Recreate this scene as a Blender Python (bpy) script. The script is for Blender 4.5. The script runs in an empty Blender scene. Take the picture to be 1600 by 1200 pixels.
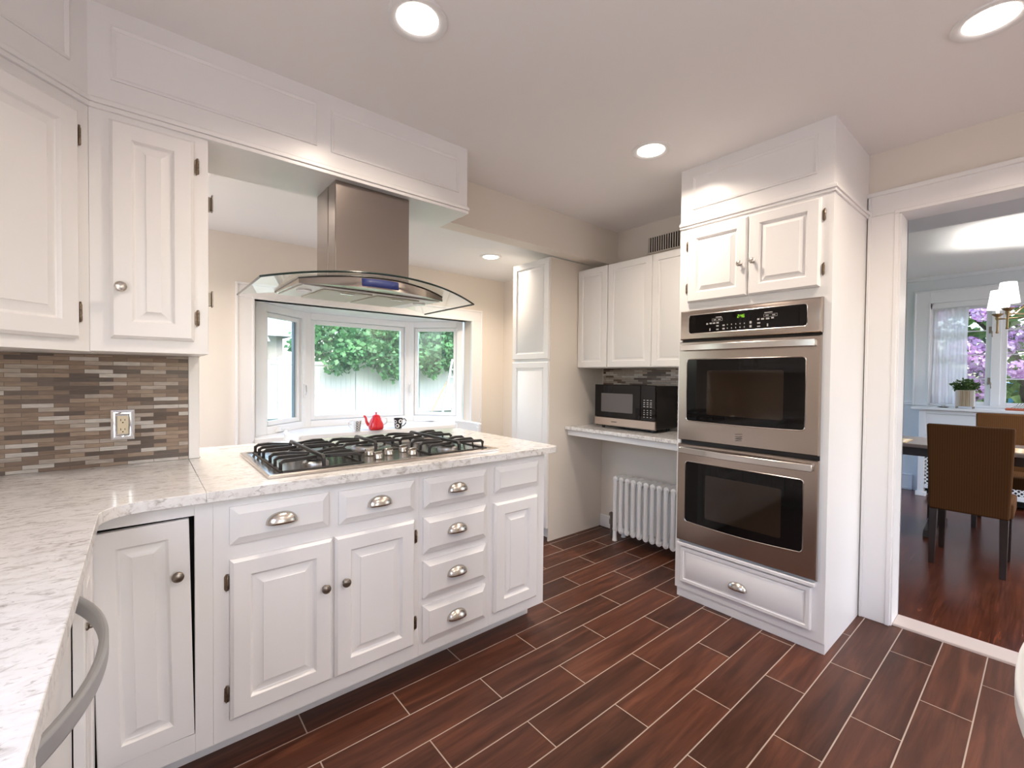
import bpy, bmesh, math, random
from mathutils import Vector, Matrix
random.seed(7)
SC = bpy.context.scene
COL = SC.collection
PI = math.pi

# ------------------------------------------------------------------ camera
cam_d = bpy.data.cameras.new('camera')
cam = bpy.data.objects.new('camera', cam_d); COL.objects.link(cam)
cam_d.sensor_width = 36.0; cam_d.lens = 15.734; cam_d.clip_start = 0.02
RT = Vector((0.76944909, -0.63863231, 0.00984215))
DN = Vector((-0.00424855, -0.02052674, -0.99978028))
FW = Vector((0.63869402, 0.76923821, -0.01850754))
m = Matrix.Identity(4)
for i in range(3):
    m[i][0] = RT[i]; m[i][1] = -DN[i]; m[i][2] = -FW[i]
m[0][3], m[1][3], m[2][3] = 0.0, 0.0, 1.27
cam.matrix_world = m
SC.camera = cam

# ------------------------------------------------------------------ world, sun, exposure
W = bpy.data.worlds.new('world'); SC.world = W; W.use_nodes = True
wn = W.node_tree.nodes; wl = W.node_tree.links
sky = wn.new('ShaderNodeTexSky'); sky.sky_type = 'NISHITA'; sky.sun_disc = False
sky.sun_elevation = math.radians(52); sky.sun_rotation = math.radians(180)
sky.air_density = 1.0; sky.dust_density = 3.0; sky.ozone_density = 1.0
wn['Background'].inputs[1].default_value = 1.15
wl.new(sky.outputs[0], wn['Background'].inputs[0])
sun_d = bpy.data.lights.new('sun', 'SUN'); sun_d.energy = 0.5; sun_d.angle = math.radians(3); sun_d.color = (1, .96, .9)
sun = bpy.data.objects.new('sun', sun_d); COL.objects.link(sun)
sun.rotation_euler = (math.radians(36), 0, math.radians(-8))     # shines towards +y and down
CAN_POWER = 9.0
vs = SC.view_settings
SC.display_settings.display_device = 'sRGB'
vs.view_transform = 'Standard'; vs.look = 'None'; vs.gamma = 1.0; vs.use_curve_mapping = False
vs.exposure = 0.08
cy = SC.cycles
cy.use_denoising = True
cy.max_bounces = 10; cy.diffuse_bounces = 6; cy.glossy_bounces = 5; cy.transmission_bounces = 8; cy.transparent_max_bounces = 16
cy.sample_clamp_indirect = 6.0
cy.caustics_reflective = False; cy.caustics_refractive = False

# ------------------------------------------------------------------ materials
def new_mat(name):
    mt = bpy.data.materials.new(name); mt.use_nodes = True
    return mt, mt.node_tree.nodes, mt.node_tree.links, mt.node_tree.nodes['Principled BSDF']
def simple(name, col, rough=.5, metal=0.0, spec=.5, bump=0.0, bscale=40, coat=0.0, var=0.0):
    mt, n, l, b = new_mat(name)
    b.inputs['Base Color'].default_value = (*col, 1); b.inputs['Roughness'].default_value = rough
    b.inputs['Metallic'].default_value = metal; b.inputs['Specular IOR Level'].default_value = spec
    b.inputs['Coat Weight'].default_value = coat
    if bump or var:
        g = n.new('ShaderNodeNewGeometry'); t = n.new('ShaderNodeTexNoise')
        t.inputs['Scale'].default_value = bscale; t.inputs['Detail'].default_value = 4
        l.new(g.outputs['Position'], t.inputs['Vector'])
        if bump:
            bp = n.new('ShaderNodeBump'); bp.inputs['Strength'].default_value = bump; bp.inputs['Distance'].default_value = .002
            l.new(t.outputs['Fac'], bp.inputs['Height']); l.new(bp.outputs[0], b.inputs['Normal'])
        if var:
            mx = n.new('ShaderNodeMix'); mx.data_type = 'RGBA'
            mx.inputs[6].default_value = (*[c*(1-var) for c in col], 1); mx.inputs[7].default_value = (*[min(1, c*(1+var)) for c in col], 1)
            l.new(t.outputs['Fac'], mx.inputs[0]); l.new(mx.outputs[2], b.inputs['Base Color'])
    return mt
def pos_xyz(n, l, order, scale=(1, 1, 1), off=(0, 0, 0)):
    g = n.new('ShaderNodeNewGeometry'); s = n.new('ShaderNodeSeparateXYZ'); c = n.new('ShaderNodeCombineXYZ')
    l.new(g.outputs['Position'], s.inputs[0])
    for i, ch in enumerate(order):
        if ch in 'XYZ': l.new(s.outputs['XYZ'.index(ch)], c.inputs[i])
    mp = n.new('ShaderNodeMapping'); mp.inputs['Scale'].default_value = scale; mp.inputs['Location'].default_value = off
    l.new(c.outputs[0], mp.inputs[0])
    return mp.outputs[0]
def ramp(n, l, src, stops, const=False):
    r = n.new('ShaderNodeValToRGB'); e = r.color_ramp.elements
    if const: r.color_ramp.interpolation = 'CONSTANT'
    e[0].position = stops[0][0]; e[0].color = (*stops[0][1], 1)
    e[1].position = stops[-1][0]; e[1].color = (*stops[-1][1], 1)
    for p, c in stops[1:-1]:
        x = e.new(p); x.color = (*c, 1)
    l.new(src, r.inputs[0]); return r.outputs[0]
def mixc(n, l, f, a, b, mode='MIX'):
    x = n.new('ShaderNodeMix'); x.data_type = 'RGBA'; x.blend_type = mode
    for s, v in ((0, f), (6, a), (7, b)):
        if isinstance(v, (int, float)): x.inputs[s].default_value = v
        elif isinstance(v, tuple): x.inputs[s].default_value = (*v, 1)
        else: l.new(v, x.inputs[s])
    return x.outputs[2]
def brick(n, l, vec, w, h, mortar, smooth=.1, offset=.5, freq=2):
    b = n.new('ShaderNodeTexBrick'); b.offset = offset; b.offset_frequency = freq; b.squash = 1.0
    b.inputs['Scale'].default_value = 1; b.inputs['Brick Width'].default_value = w; b.inputs['Row Height'].default_value = h
    b.inputs['Mortar Size'].default_value = mortar; b.inputs['Mortar Smooth'].default_value = smooth
    b.inputs['Color1'].default_value = (0, 0, 0, 1); b.inputs['Color2'].default_value = (1, 1, 1, 1); b.inputs['Mortar'].default_value = (.5, .5, .5, 1)
    l.new(vec, b.inputs['Vector']); return b

def mat_floor_tile():
    mt, n, l, b = new_mat('wood_look_tile')
    v = pos_xyz(n, l, 'XY0', off=(-1.09+.642*6, -.6075+.1493*20, 0))
    bk = brick(n, l, v, .642, .1493, .0022)
    # grain, stretched along each plank and shifted plank by plank
    v2 = pos_xyz(n, l, 'XY0', scale=(2.2, 26, 1))
    add = n.new('ShaderNodeVectorMath'); add.operation = 'MULTIPLY_ADD'
    l.new(bk.outputs['Color'], add.inputs[0]); add.inputs[1].default_value = (17, 9, 31); l.new(v2, add.inputs[2])
    t = n.new('ShaderNodeTexNoise'); t.inputs['Scale'].default_value = 1.0; t.inputs['Detail'].default_value = 6; t.inputs['Roughness'].default_value = .62; t.inputs['Distortion'].default_value = .6
    l.new(add.outputs[0], t.inputs['Vector'])
    grain = ramp(n, l, t.outputs['Fac'], [(.26, (.030, .0105, .006)), (.5, (.076, .026, .0145)), (.74, (.140, .052, .029))])
    tone = ramp(n, l, bk.outputs['Color'], [(0, (.75, .75, .75)), (1, (1.2, 1.15, 1.1))])
    g2 = mixc(n, l, 1.0, grain, tone, 'MULTIPLY')
    c = mixc(n, l, bk.outputs['Fac'], g2, (.42, .34, .28))
    l.new(c, b.inputs['Base Color'])
    rr = n.new('ShaderNodeMapRange'); rr.inputs[3].default_value = .33; rr.inputs[4].default_value = .46; b.inputs['Specular IOR Level'].default_value = .32
    l.new(t.outputs['Fac'], rr.inputs[0]); l.new(rr.outputs[0], b.inputs['Roughness'])
    bp = n.new('ShaderNodeBump'); bp.inputs['Strength'].default_value = .35; bp.inputs['Distance'].default_value = .0015; bp.invert = True
    l.new(bk.outputs['Fac'], bp.inputs['Height']); l.new(bp.outputs[0], b.inputs['Normal'])
    return mt
def mat_hardwood():
    mt, n, l, b = new_mat('dark_hardwood')
    v = pos_xyz(n, l, 'XY0'); bk = brick(n, l, v, .9, .057, .0006, offset=.37, freq=3)
    v2 = pos_xyz(n, l, 'XY0', scale=(3, 60, 1))
    add = n.new('ShaderNodeVectorMath'); add.operation = 'MULTIPLY_ADD'
    l.new(bk.outputs['Color'], add.inputs[0]); add.inputs[1].default_value = (11, 7, 3); l.new(v2, add.inputs[2])
    t = n.new('ShaderNodeTexNoise'); t.inputs['Scale'].default_value = 1; t.inputs['Detail'].default_value = 5; t.inputs['Distortion'].default_value = 1.2
    l.new(add.outputs[0], t.inputs['Vector'])
    g = ramp(n, l, t.outputs['Fac'], [(.3, (.045, .012, .006)), (.55, (.095, .024, .011)), (.75, (.15, .043, .019))])
    c = mixc(n, l, bk.outputs['Fac'], g, (.015, .005, .003))
    l.new(c, b.inputs['Base Color']); b.inputs['Roughness'].default_value = .22
    return mt
def mat_mosaic(name, order, dark):
    mt, n, l, b = new_mat(name)
    v = pos_xyz(n, l, order, off=(3.0, .004, 0)); bk = brick(n, l, v, .080, .01545, .0007)
    if dark:
        st = [(0, (.085, .058, .044)), (.13, (.19, .128, .092)), (.32, (.245, .172, .122)), (.47, (.125, .088, .068)), (.57, (.30, .222, .165)), (.72, (.38, .325, .28)), (.86, (.52, .49, .46))]
    else:
        st = [(0, (.075, .045, .035)), (.13, (.40, .34, .29)), (.34, (.52, .46, .40)), (.52, (.15, .10, .075)), (.62, (.46, .37, .30)), (.78, (.60, .56, .52)), (.9, (.22, .16, .12))]
    c = ramp(n, l, bk.outputs['Color'], st, True)
    v2 = pos_xyz(n, l, order, scale=(25, 160, 1)); t = n.new('ShaderNodeTexNoise'); t.inputs['Scale'].default_value = 1; t.inputs['Detail'].default_value = 4
    l.new(v2, t.inputs['Vector'])
    tone = ramp(n, l, t.outputs['Fac'], [(.3, (.72, .72, .72)), (.7, (1.2, 1.18, 1.16))])
    c = mixc(n, l, .8, c, tone, 'MULTIPLY')
    c = mixc(n, l, bk.outputs['Fac'], c, (.10, .072, .055))
    l.new(c, b.inputs['Base Color']); b.inputs['Roughness'].default_value = .28
    bp = n.new('ShaderNodeBump'); bp.inputs['Strength'].default_value = .5; bp.inputs['Distance'].default_value = .001; bp.invert = True
    l.new(bk.outputs['Fac'], bp.inputs['Height']); l.new(bp.outputs[0], b.inputs['Normal'])
    return mt
def mat_quartz():
    mt, n, l, b = new_mat('veined_quartz')
    v = pos_xyz(n, l, 'XYZ', scale=(20, 40, 30)); v.node.inputs['Rotation'].default_value = (0, 0, .5)
    t = n.new('ShaderNodeTexNoise'); t.inputs['Scale'].default_value = 1; t.inputs['Detail'].default_value = 8; t.inputs['Roughness'].default_value = .62; t.inputs['Distortion'].default_value = 1.1
    l.new(v, t.inputs['Vector'])
    c1 = ramp(n, l, t.outputs['Fac'], [(.30, (.42, .385, .36)), (.40, (.60, .575, .555)), (.49, (.73, .715, .70)), (.72, (.80, .79, .78))])
    v3 = pos_xyz(n, l, 'XYZ', scale=(46, 90, 60)); v3.node.inputs['Rotation'].default_value = (0, 0, .35)
    t2 = n.new('ShaderNodeTexNoise'); t2.inputs['Scale'].default_value = 1; t2.inputs['Detail'].default_value = 3; t2.inputs['Distortion'].default_value = 1.6
    l.new(v3, t2.inputs['Vector'])
    c2 = ramp(n, l, t2.outputs['Fac'], [(.30, (.55, .51, .48)), (.41, (1, 1, 1))])
    c = mixc(n, l, .75, c1, c2, 'MULTIPLY')
    l.new(c, b.inputs['Base Color']); b.inputs['Roughness'].default_value = .14
    return mt
def mat_steel(name, order, col=(.47, .395, .345), rough=.24):
    mt, n, l, b = new_mat(name)
    b.inputs['Metallic'].default_value = 1.0; b.inputs['Base Color'].default_value = (*col, 1)
    sc = {'h': (4, 4, 900), 'v': (500, 500, 3), 'n': (300, 300, 300)}[order]
    v = pos_xyz(n, l, 'XYZ', scale=sc); t = n.new('ShaderNodeTexNoise'); t.inputs['Scale'].default_value = 1; t.inputs['Detail'].default_value = 2
    l.new(v, t.inputs['Vector'])
    mr = n.new('ShaderNodeMapRange'); mr.inputs[3].default_value = rough-.03; mr.inputs[4].default_value = rough+.03
    l.new(t.outputs['Fac'], mr.inputs[0]); l.new(mr.outputs[0], b.inputs['Roughness'])
    bp = n.new('ShaderNodeBump'); bp.inputs['Strength'].default_value = .02; bp.inputs['Distance'].default_value = .0003
    l.new(t.outputs['Fac'], bp.inputs['Height']); l.new(bp.outputs[0], b.inputs['Normal'])
    return mt
def mat_pane(name, tint=(.96, .985, .97), refl=.9, haze=0.0):
    mt, n, l, b = new_mat(name)
    n.remove(b); out = n['Material Output']
    tr = n.new('ShaderNodeBsdfTransparent'); tr.inputs[0].default_value = (*tint, 1)
    gl = n.new('ShaderNodeBsdfGlossy'); gl.inputs['Roughness'].default_value = .0
    fr = n.new('ShaderNodeLayerWeight'); fr.inputs['Blend'].default_value = .5
    pw = n.new('ShaderNodeMath'); pw.operation = 'POWER'; pw.inputs[1].default_value = 5; l.new(fr.outputs['Facing'], pw.inputs[0])
    mu = n.new('ShaderNodeMath'); mu.operation = 'MULTIPLY_ADD'; mu.inputs[1].default_value = .7*refl; mu.inputs[2].default_value = .035*refl
    l.new(pw.outputs[0], mu.inputs[0])
    mx = n.new('ShaderNodeMixShader'); l.new(mu.outputs[0], mx.inputs[0]); l.new(tr.outputs[0], mx.inputs[1]); l.new(gl.outputs[0], mx.inputs[2])
    res = mx.outputs[0]
    if haze:
        df = n.new('ShaderNodeBsdfDiffuse'); df.inputs[0].default_value = (.9, .95, .95, 1)
        tl = n.new('ShaderNodeBsdfTranslucent'); tl.inputs[0].default_value = (.9, .95, .95, 1)
        m1 = n.new('ShaderNodeMixShader'); m1.inputs[0].default_value = .5; l.new(df.outputs[0], m1.inputs[1]); l.new(tl.outputs[0], m1.inputs[2])
        m2 = n.new('ShaderNodeMixShader'); m2.inputs[0].default_value = haze; l.new(res, m2.inputs[1]); l.new(m1.outputs[0], m2.inputs[2]); res = m2.outputs[0]
    l.new(res, out.inputs[0]); return mt
def mat_glow(name, col, strength, base=(.9, .9, .9)):
    mt, n, l, b = new_mat(name)
    b.inputs['Base Color'].default_value = (*base, 1); b.inputs['Emission Color'].default_value = (*col, 1); b.inputs['Emission Strength'].default_value = strength
    return mt
def mat_sheer():
    mt, n, l, b = new_mat('sheer_fabric'); n.remove(b); out = n['Material Output']
    df = n.new('ShaderNodeBsdfDiffuse'); df.inputs[0].default_value = (.82, .82, .84, 1)
    tl = n.new('ShaderNodeBsdfTranslucent'); tl.inputs[0].default_value = (.85, .85, .88, 1)
    m1 = n.new('ShaderNodeMixShader'); m1.inputs[0].default_value = .55; l.new(df.outputs[0], m1.inputs[1]); l.new(tl.outputs[0], m1.inputs[2])
    tr = n.new('ShaderNodeBsdfTransparent'); m2 = n.new('ShaderNodeMixShader'); m2.inputs[0].default_value = .10
    l.new(m1.outputs[0], m2.inputs[1]); l.new(tr.outputs[0], m2.inputs[2]); l.new(m2.outputs[0], out.inputs[0]); return mt
def mat_leaf(name, a, b_, scale=3.0):
    mt, n, l, b = new_mat(name)
    g = n.new('ShaderNodeNewGeometry'); t = n.new('ShaderNodeTexNoise'); t.inputs['Scale'].default_value = scale; t.inputs['Detail'].default_value = 3
    l.new(g.outputs['Position'], t.inputs['Vector'])
    c = ramp(n, l, t.outputs['Fac'], [(.32, a), (.68, b_)])
    l.new(c, b.inputs['Base Color']); b.inputs['Roughness'].default_value = .5
    tl = n.new('ShaderNodeBsdfTranslucent'); l.new(c, tl.inputs[0])
    mx = n.new('ShaderNodeMixShader'); mx.inputs[0].default_value = .3
    l.new(b.outputs[0], mx.inputs[1]); l.new(tl.outputs[0], mx.inputs[2]); l.new(mx.outputs[0], n['Material Output'].inputs[0])
    return mt
def mat_stripe(name, axis, w, a, b_, rough=.8):
    mt, n, l, b = new_mat(name)
    v = pos_xyz(n, l, axis+'00', scale=(PI*2/w, 1, 1)); s = n.new('ShaderNodeSeparateXYZ'); l.new(v, s.inputs[0])
    sn = n.new('ShaderNodeMath'); sn.operation = 'SINE'; l.new(s.outputs[0], sn.inputs[0])
    mr = n.new('ShaderNodeMapRange'); mr.inputs[1].default_value = -1; l.new(sn.outputs[0], mr.inputs[0])
    l.new(mixc(n, l, mr.outputs[0], a, b_), b.inputs['Base Color']); b.inputs['Roughness'].default_value = rough; b.inputs['Specular IOR Level'].default_value = .12
    return mt

M = {}
M['cab'] = simple('cabinet_paint', (.80, .785, .775), .30, bump=.10, bscale=55)
M['thermo'] = simple('smooth_cabinet_finish', (.79, .78, .765), .34)
M['wall'] = simple('cream_wall_paint', (.74, .68, .605), .65, bump=.05, bscale=90)
M['wallgrey'] = simple('grey_wall_paint', (.66, .69, .715), .6)  # the sky's cool tint is put into this grey
M['ceil'] = simple('ceiling_paint', (.84, .81, .795), .75)
M['ceil2'] = simple('white_ceiling_paint', (.82, .82, .81), .75)
M['trim'] = simple('white_trim_paint', (.80, .785, .775), .32, bump=.08, bscale=60)
M['trimcool'] = simple('dining_trim_paint', (.76, .78, .81), .35)
M['vinyl'] = simple('white_vinyl', (.85, .855, .86), .35)
M['tile'] = mat_floor_tile(); M['hard'] = mat_hardwood()
M['mosaic'] = mat_mosaic('brown_stick_mosaic', 'XZ0', True)
M['mosaic2'] = mat_mosaic('light_stick_mosaic', 'YZ0', False)
M['quartz'] = mat_quartz()
M['steel_h'] = mat_steel('brushed_steel', 'h'); M['steel_hood'] = mat_steel('hood_steel', 'h', (.40, .335, .295), .22); M['steel_v'] = mat_steel('brushed_steel_upright', 'v', (.33, .285, .255), .24)
M['steel'] = mat_steel('plain_steel', 'n', (.66, .62, .58), .24)
M['steel_cook'] = mat_steel('cooktop_steel', 'n', (.52, .475, .44), .22)
M['nickel'] = mat_steel('satin_nickel', 'n', (.60, .555, .50), .25)
M['pewter'] = simple('antique_pewter', (.26, .225, .19), .32, 1.0)
M['bronze'] = simple('antique_hinge_metal', (.22, .165, .12), .3, 1.0, bump=.8, bscale=160, var=.6)
M['chrome'] = simple('chrome', (.78, .80, .84), .06, 1.0)
M['iron'] = simple('cast_iron', (.018, .016, .016), .42, bump=.15, bscale=350)
M['burner'] = simple('burner_cap', (.03, .03, .032), .35)
M['alu'] = simple('burner_base', (.45, .44, .43), .4, 1.0)
M['blk'] = simple('black_plastic', (.012, .011, .011), .3)
M['blkglass'] = simple('black_glass', (.006, .005, .005), .04, spec=.22)
M['ovenglass'] = simple('oven_window_glass', (.022, .014, .009), .05, spec=.40)
M['mwglass'] = simple('microwave_window', (.10, .09, .088), .18)
M['dark'] = simple('void_shade', (.006, .006, .006), .9)  # near-black standing in for the shade inside hollows
M['ivory'] = simple('ivory_plastic', (.74, .64, .46), .35)
M['greyplastic'] = simple('grey_handle', (.30, .30, .305), .32)
M['whiteenamel'] = simple('white_enamel', (.80, .80, .79), .25)
M['pane'] = mat_pane('window_glass', haze=.03)  # haze lays a white veil of glare into the glass
M['pane_clear'] = mat_pane('clear_window_glass')
M['hoodglass'] = mat_pane('canopy_glass', (.90, .955, .93), 1.0, haze=.05)
M['glassedge'] = simple('canopy_glass_edge', (.015, .03, .025), .15)
M['lamp'] = mat_glow('lit_diffuser', (1, .93, .84), 9.0)
M['shade'] = mat_glow('lit_shade', (1, .97, .93), 2.2)
M['green'] = mat_glow('green_digits', (.38, .9, .02), 1.1, (.05, .1, .02))
M['bluescreen'] = mat_glow('blue_screen', (.03, .05, .22), .22, (.02, .025, .10))
M['legend'] = simple('printed_legend', (.42, .41, .40), .5)
M['badge'] = simple('badge_metal', (.10, .095, .09), .3, .6)
M['hoodplate'] = simple('hood_underplate', (.72, .72, .69), .35, .3)
M['filter'] = simple('mesh_filter', (.50, .51, .44), .5, .3, bump=.5, bscale=420)
M['red'] = simple('red_enamel', (.62, .012, .022), .12, coat=.5)
M['china'] = simple('white_china', (.82, .82, .82), .15)
M['blkprint'] = simple('black_print', (.02, .02, .022), .25)
M['rad'] = simple('radiator_enamel', (.82, .82, .81), .3)
M['brass'] = simple('aged_brass', (.30, .22, .12), .35, 1.0)
M['cordbrown'] = mat_stripe('brown_corduroy', 'Y', .012, (.060, .026, .008), (.085, .036, .012))
M['darkwood'] = simple('espresso_wood', (.022, .011, .007), .25)
M['greytop'] = simple('table_edge', (.20, .16, .14), .25)
M['mat_stripe'] = mat_stripe('striped_placemat', 'Y', .05, (.62, .55, .44), (.45, .33, .19))
M['sheer'] = mat_sheer()
M['reed'] = mat_stripe('reed_basket', 'Y', .013, (.62, .52, .38), (.26, .18, .09))
M['acrylic'] = simple('pale_planter_wall', (.50, .46, .42), .35)
M['leaf'] = mat_leaf('maple_leaf', (.018, .085, .028), (.11, .29, .10), 2.2)
M['herb'] = mat_leaf('herb_leaf', (.03, .07, .015), (.10, .17, .04), 30)
M['rleaf'] = mat_leaf('rhododendron_leaf', (.06, .17, .03), (.34, .48, .16), 6)
M['bloom'] = mat_leaf('rhododendron_bloom', (.66, .34, .66), (.92, .74, .92), 14)
M['bark'] = simple('bark', (.09, .07, .05), .9, bump=.6, bscale=30)
M['lawn'] = mat_leaf('lawn_grass', (.09, .17, .06), (.17, .27, .11), 9)
M['fence'] = simple('white_fence_vinyl', (.40, .41, .405), .4)
M['paving'] = simple('neutral_bounce_paving', (.50, .46, .43), .8, var=.15, bscale=3)
M['slate'] = simple('grey_roof', (.26, .27, .29), .8, var=.2, bscale=12)
M['stucco'] = simple('pale_stone', (.36, .345, .33), .9, var=.25, bscale=5)
M['siding'] = simple('grey_siding', (.36, .40, .44), .7)
M['terracotta'] = simple('terracotta', (.42, .10, .05), .5)
M['woodpole'] = simple('pale_wood', (.30, .21, .13), .6)
M['ladder'] = simple('aluminium', (.42, .46, .45), .4, .3)
M['threshold'] = simple('pale_threshold', (.62, .53, .48), .4)
M['greyblue'] = simple('grey_blue_edge', (.22, .29, .34), .5)
M['blue'] = simple('blue_tarp', (.10, .35, .70), .5)

# ------------------------------------------------------------------ object helpers
LOC = {}
def shade_mesh(me, ang=35):
    for p in me.polygons: p.use_smooth = True
    me.set_sharp_from_angle(angle=math.radians(ang))
def obj(name, bm, mat, parent=None, bev=0.0, seg=2, solid=0.0, ang=35, loc=None):
    """one mesh object from a bmesh given in world coordinates"""
    bmesh.ops.recalc_face_normals(bm, faces=bm.faces)
    base = Vector(LOC.get(parent.name, (0, 0, 0))) if parent else Vector(loc or (0, 0, 0))
    bm.transform(Matrix.Translation(-base))
    me = bpy.data.meshes.new(name); bm.to_mesh(me); bm.free()
    shade_mesh(me, ang)
    for mm in (mat if isinstance(mat, (list, tuple)) else [mat]): me.materials.append(mm)
    o = bpy.data.objects.new(name, me); COL.objects.link(o)
    if parent: o.parent = parent
    else: o.location = base
    LOC[o.name] = tuple(base)
    if solid:
        s = o.modifiers.new('thickness', 'SOLIDIFY'); s.thickness = solid; s.offset = 0
    if bev:
        b = o.modifiers.new('soft_edges', 'BEVEL'); b.width = bev; b.segments = seg; b.limit_method = 'ANGLE'; b.angle_limit = math.radians(40)
        b.harden_normals = False
    return o
def thing(name, label, cat, loc, group=None):
    o = bpy.data.objects.new(name, None); COL.objects.link(o); o.location = loc; o.empty_display_size = .1
    o['label'] = label; o['category'] = cat
    if group: o['group'] = group
    LOC[o.name] = tuple(loc); return o
def tag(o, label, cat, group=None):
    o['label'] = label; o['category'] = cat
    if group: o['group'] = group
    return o
def struct(name, bm, mat, parent=None, bev=0, **k):
    o = obj(name, bm, mat, parent, bev, **k)
    if not parent: o['kind'] = 'structure'
    return o
def struct_empty(name, loc=(0, 0, 0)):
    o = bpy.data.objects.new(name, None); COL.objects.link(o); o.location = loc; o['kind'] = 'structure'; LOC[o.name] = tuple(loc); return o
def dup(root, loc, rotz=0, label=None, group=None):
    r = root.copy(); COL.objects.link(r); r.location = loc; r.rotation_euler = (0, 0, rotz)
    if label: r['label'] = label
    if group: r['group'] = group
    for ch in list(root.children):
        c = ch.copy(); COL.objects.link(c); c.parent = r
        for g in list(ch.children):
            d = g.copy(); COL.objects.link(d); d.parent = c
    return r
def B(): return bmesh.new()
def box(bm, x0, x1, y0, y1, z0, z1, mi=0):
    v = [bm.verts.new(p) for p in ((x0, y0, z0), (x1, y0, z0), (x1, y1, z0), (x0, y1, z0), (x0, y0, z1), (x1, y0, z1), (x1, y1, z1), (x0, y1, z1))]
    for f in ((0, 3, 2, 1), (4, 5, 6, 7), (0, 1, 5, 4), (1, 2, 6, 5), (2, 3, 7, 6), (3, 0, 4, 7)):
        bm.faces.new([v[i] for i in f]).material_index = mi
    return bm
def bx(*a): return box(B(), *a)
def prism(bm, pts, z0, z1, T=None, mi=0):
    """plan polygon extruded in z (or along n of a face frame T)"""
    f = (lambda p: T @ Vector(p)) if T else Vector
    lo = [bm.verts.new(f((x, y, z0))) for x, y in pts]; hi = [bm.verts.new(f((x, y, z1))) for x, y in pts]
    n = len(pts)
    bm.faces.new(lo[::-1]).material_index = mi; bm.faces.new(hi).material_index = mi
    for i in range(n): bm.faces.new((lo[i], lo[(i+1) % n], hi[(i+1) % n], hi[i])).material_index = mi
    return bm
def face_frame(n, org):
    """local u (across, as seen facing the surface), v (up), n (out) -> world"""
    n = Vector(n).normalized(); v = Vector((0, 0, 1)); u = v.cross(n)
    t = Matrix.Identity(4)
    for i in range(3): t[i][0], t[i][1], t[i][2], t[i][3] = u[i], v[i], n[i], org[i]
    return t
def rings(bm, T, w, h, prof, cap=True, mi=0):
    """nested rectangles (inset, depth): a panelled front w x h with its lower corner at T's origin"""
    prev = None
    for ins, d in prof:
        r = [bm.verts.new(T @ Vector(p)) for p in ((ins, ins, d), (w-ins, ins, d), (w-ins, h-ins, d), (ins, h-ins, d))]
        if prev:
            for i in range(4): bm.faces.new((prev[i], prev[(i+1) % 4], r[(i+1) % 4], r[i])).material_index = mi
        else: bm.faces.new(r[::-1]).material_index = mi
        prev = r
    if cap: bm.faces.new(prev).material_index = mi
    return bm
RAISED = [(0, 0), (0, .012), (.003, .0145), (.009, .021), (.055, .021), (.057, .019), (.061, .0105), (.064, .0085), (.067, .0085), (.092, .0180), (.0925, .0200), (.096, .0200)]
DRAWER = [(0, 0), (0, .009), (.003, .010), (.023, .0195), (.0235, .021), (.025, .021)]
SLAB = [(0, 0), (0, .015), (.004, .019), (.046, .019), (.049, .0130), (.060, .0115), (.074, .0170)]
def lathe(bm, prof, T, seg=24, cap=True, mi=0):
    """profile (radius, along) turned about the local z of T"""
    prev = None; first = None
    for r, z in prof:
        ring = [bm.verts.new(T @ Vector((r*math.cos(2*PI*i/seg), r*math.sin(2*PI*i/seg), z))) for i in range(seg)]
        if prev:
            for i in range(seg): bm.faces.new((prev[i], prev[(i+1) % seg], ring[(i+1) % seg], ring[i])).material_index = mi
        else: first = ring
        prev = ring
    if cap:
        bm.faces.new(first[::-1]).material_index = mi; bm.faces.new(prev).material_index = mi
    return bm
def up(x, y, z): return Matrix.Translation((x, y, z))
def tube(bm, pts, r, seg=10, closed=False, flat=None, mi=0):
    """tube through points; r a number or a list; flat=(a,b) gives a rectangular section a wide (sideways) x b tall"""
    pts = [Vector(p) for p in pts]; n = len(pts); prev = None; first = None
    upv = Vector((0, 0, 1))
    for i, p in enumerate(pts):
        a = pts[(i-1) % n] if (closed or i > 0) else p; c = pts[(i+1) % n] if (closed or i < n-1) else p
        t = (c-a).normalized(); s = t.cross(upv)
        if s.length < 1e-4: s = t.cross(Vector((0, 1, 0)))
        s.normalize(); w = s.cross(t).normalized()
        rr = r[i] if isinstance(r, (list, tuple)) else r
        if flat:
            ring = [bm.verts.new(p + s*sa*flat[0]/2 + w*sb*flat[1]/2) for sa, sb in ((-1, -1), (1, -1), (1, 1), (-1, 1))]
        else: ring = [bm.verts.new(p + (s*math.cos(2*PI*k/seg) + w*math.sin(2*PI*k/seg))*rr) for k in range(seg)]
        k = len(ring)
        if prev:
            for j in range(k): bm.faces.new((prev[j], prev[(j+1) % k], ring[(j+1) % k], ring[j])).material_index = mi
        else: first = ring
        prev = ring
    k = len(prev)
    if closed:
        for j in range(k): bm.faces.new((prev[j], prev[(j+1) % k], first[(j+1) % k], first[j])).material_index = mi
    else: bm.faces.new(first[::-1]).material_index = mi; bm.faces.new(prev).material_index = mi
    return bm
def molding(bm, T, u0, u1, v0, v1, w=.014, d=.007):
    """a picture-frame moulding stuck on a face"""
    rs = []
    for ins, dd in ((0, 0), (0, d*.7), (w*.35, d), (w, d*.35), (w, 0)):
        rs.append([bm.verts.new(T @ Vector(p)) for p in ((u0+ins, v0+ins, dd), (u1-ins, v0+ins, dd), (u1-ins, v1-ins, dd), (u0+ins, v1-ins, dd))])
    for a, b in zip(rs, rs[1:]):
        for i in range(4): bm.faces.new((a[i], a[(i+1) % 4], b[(i+1) % 4], b[i]))
    return bm
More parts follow.
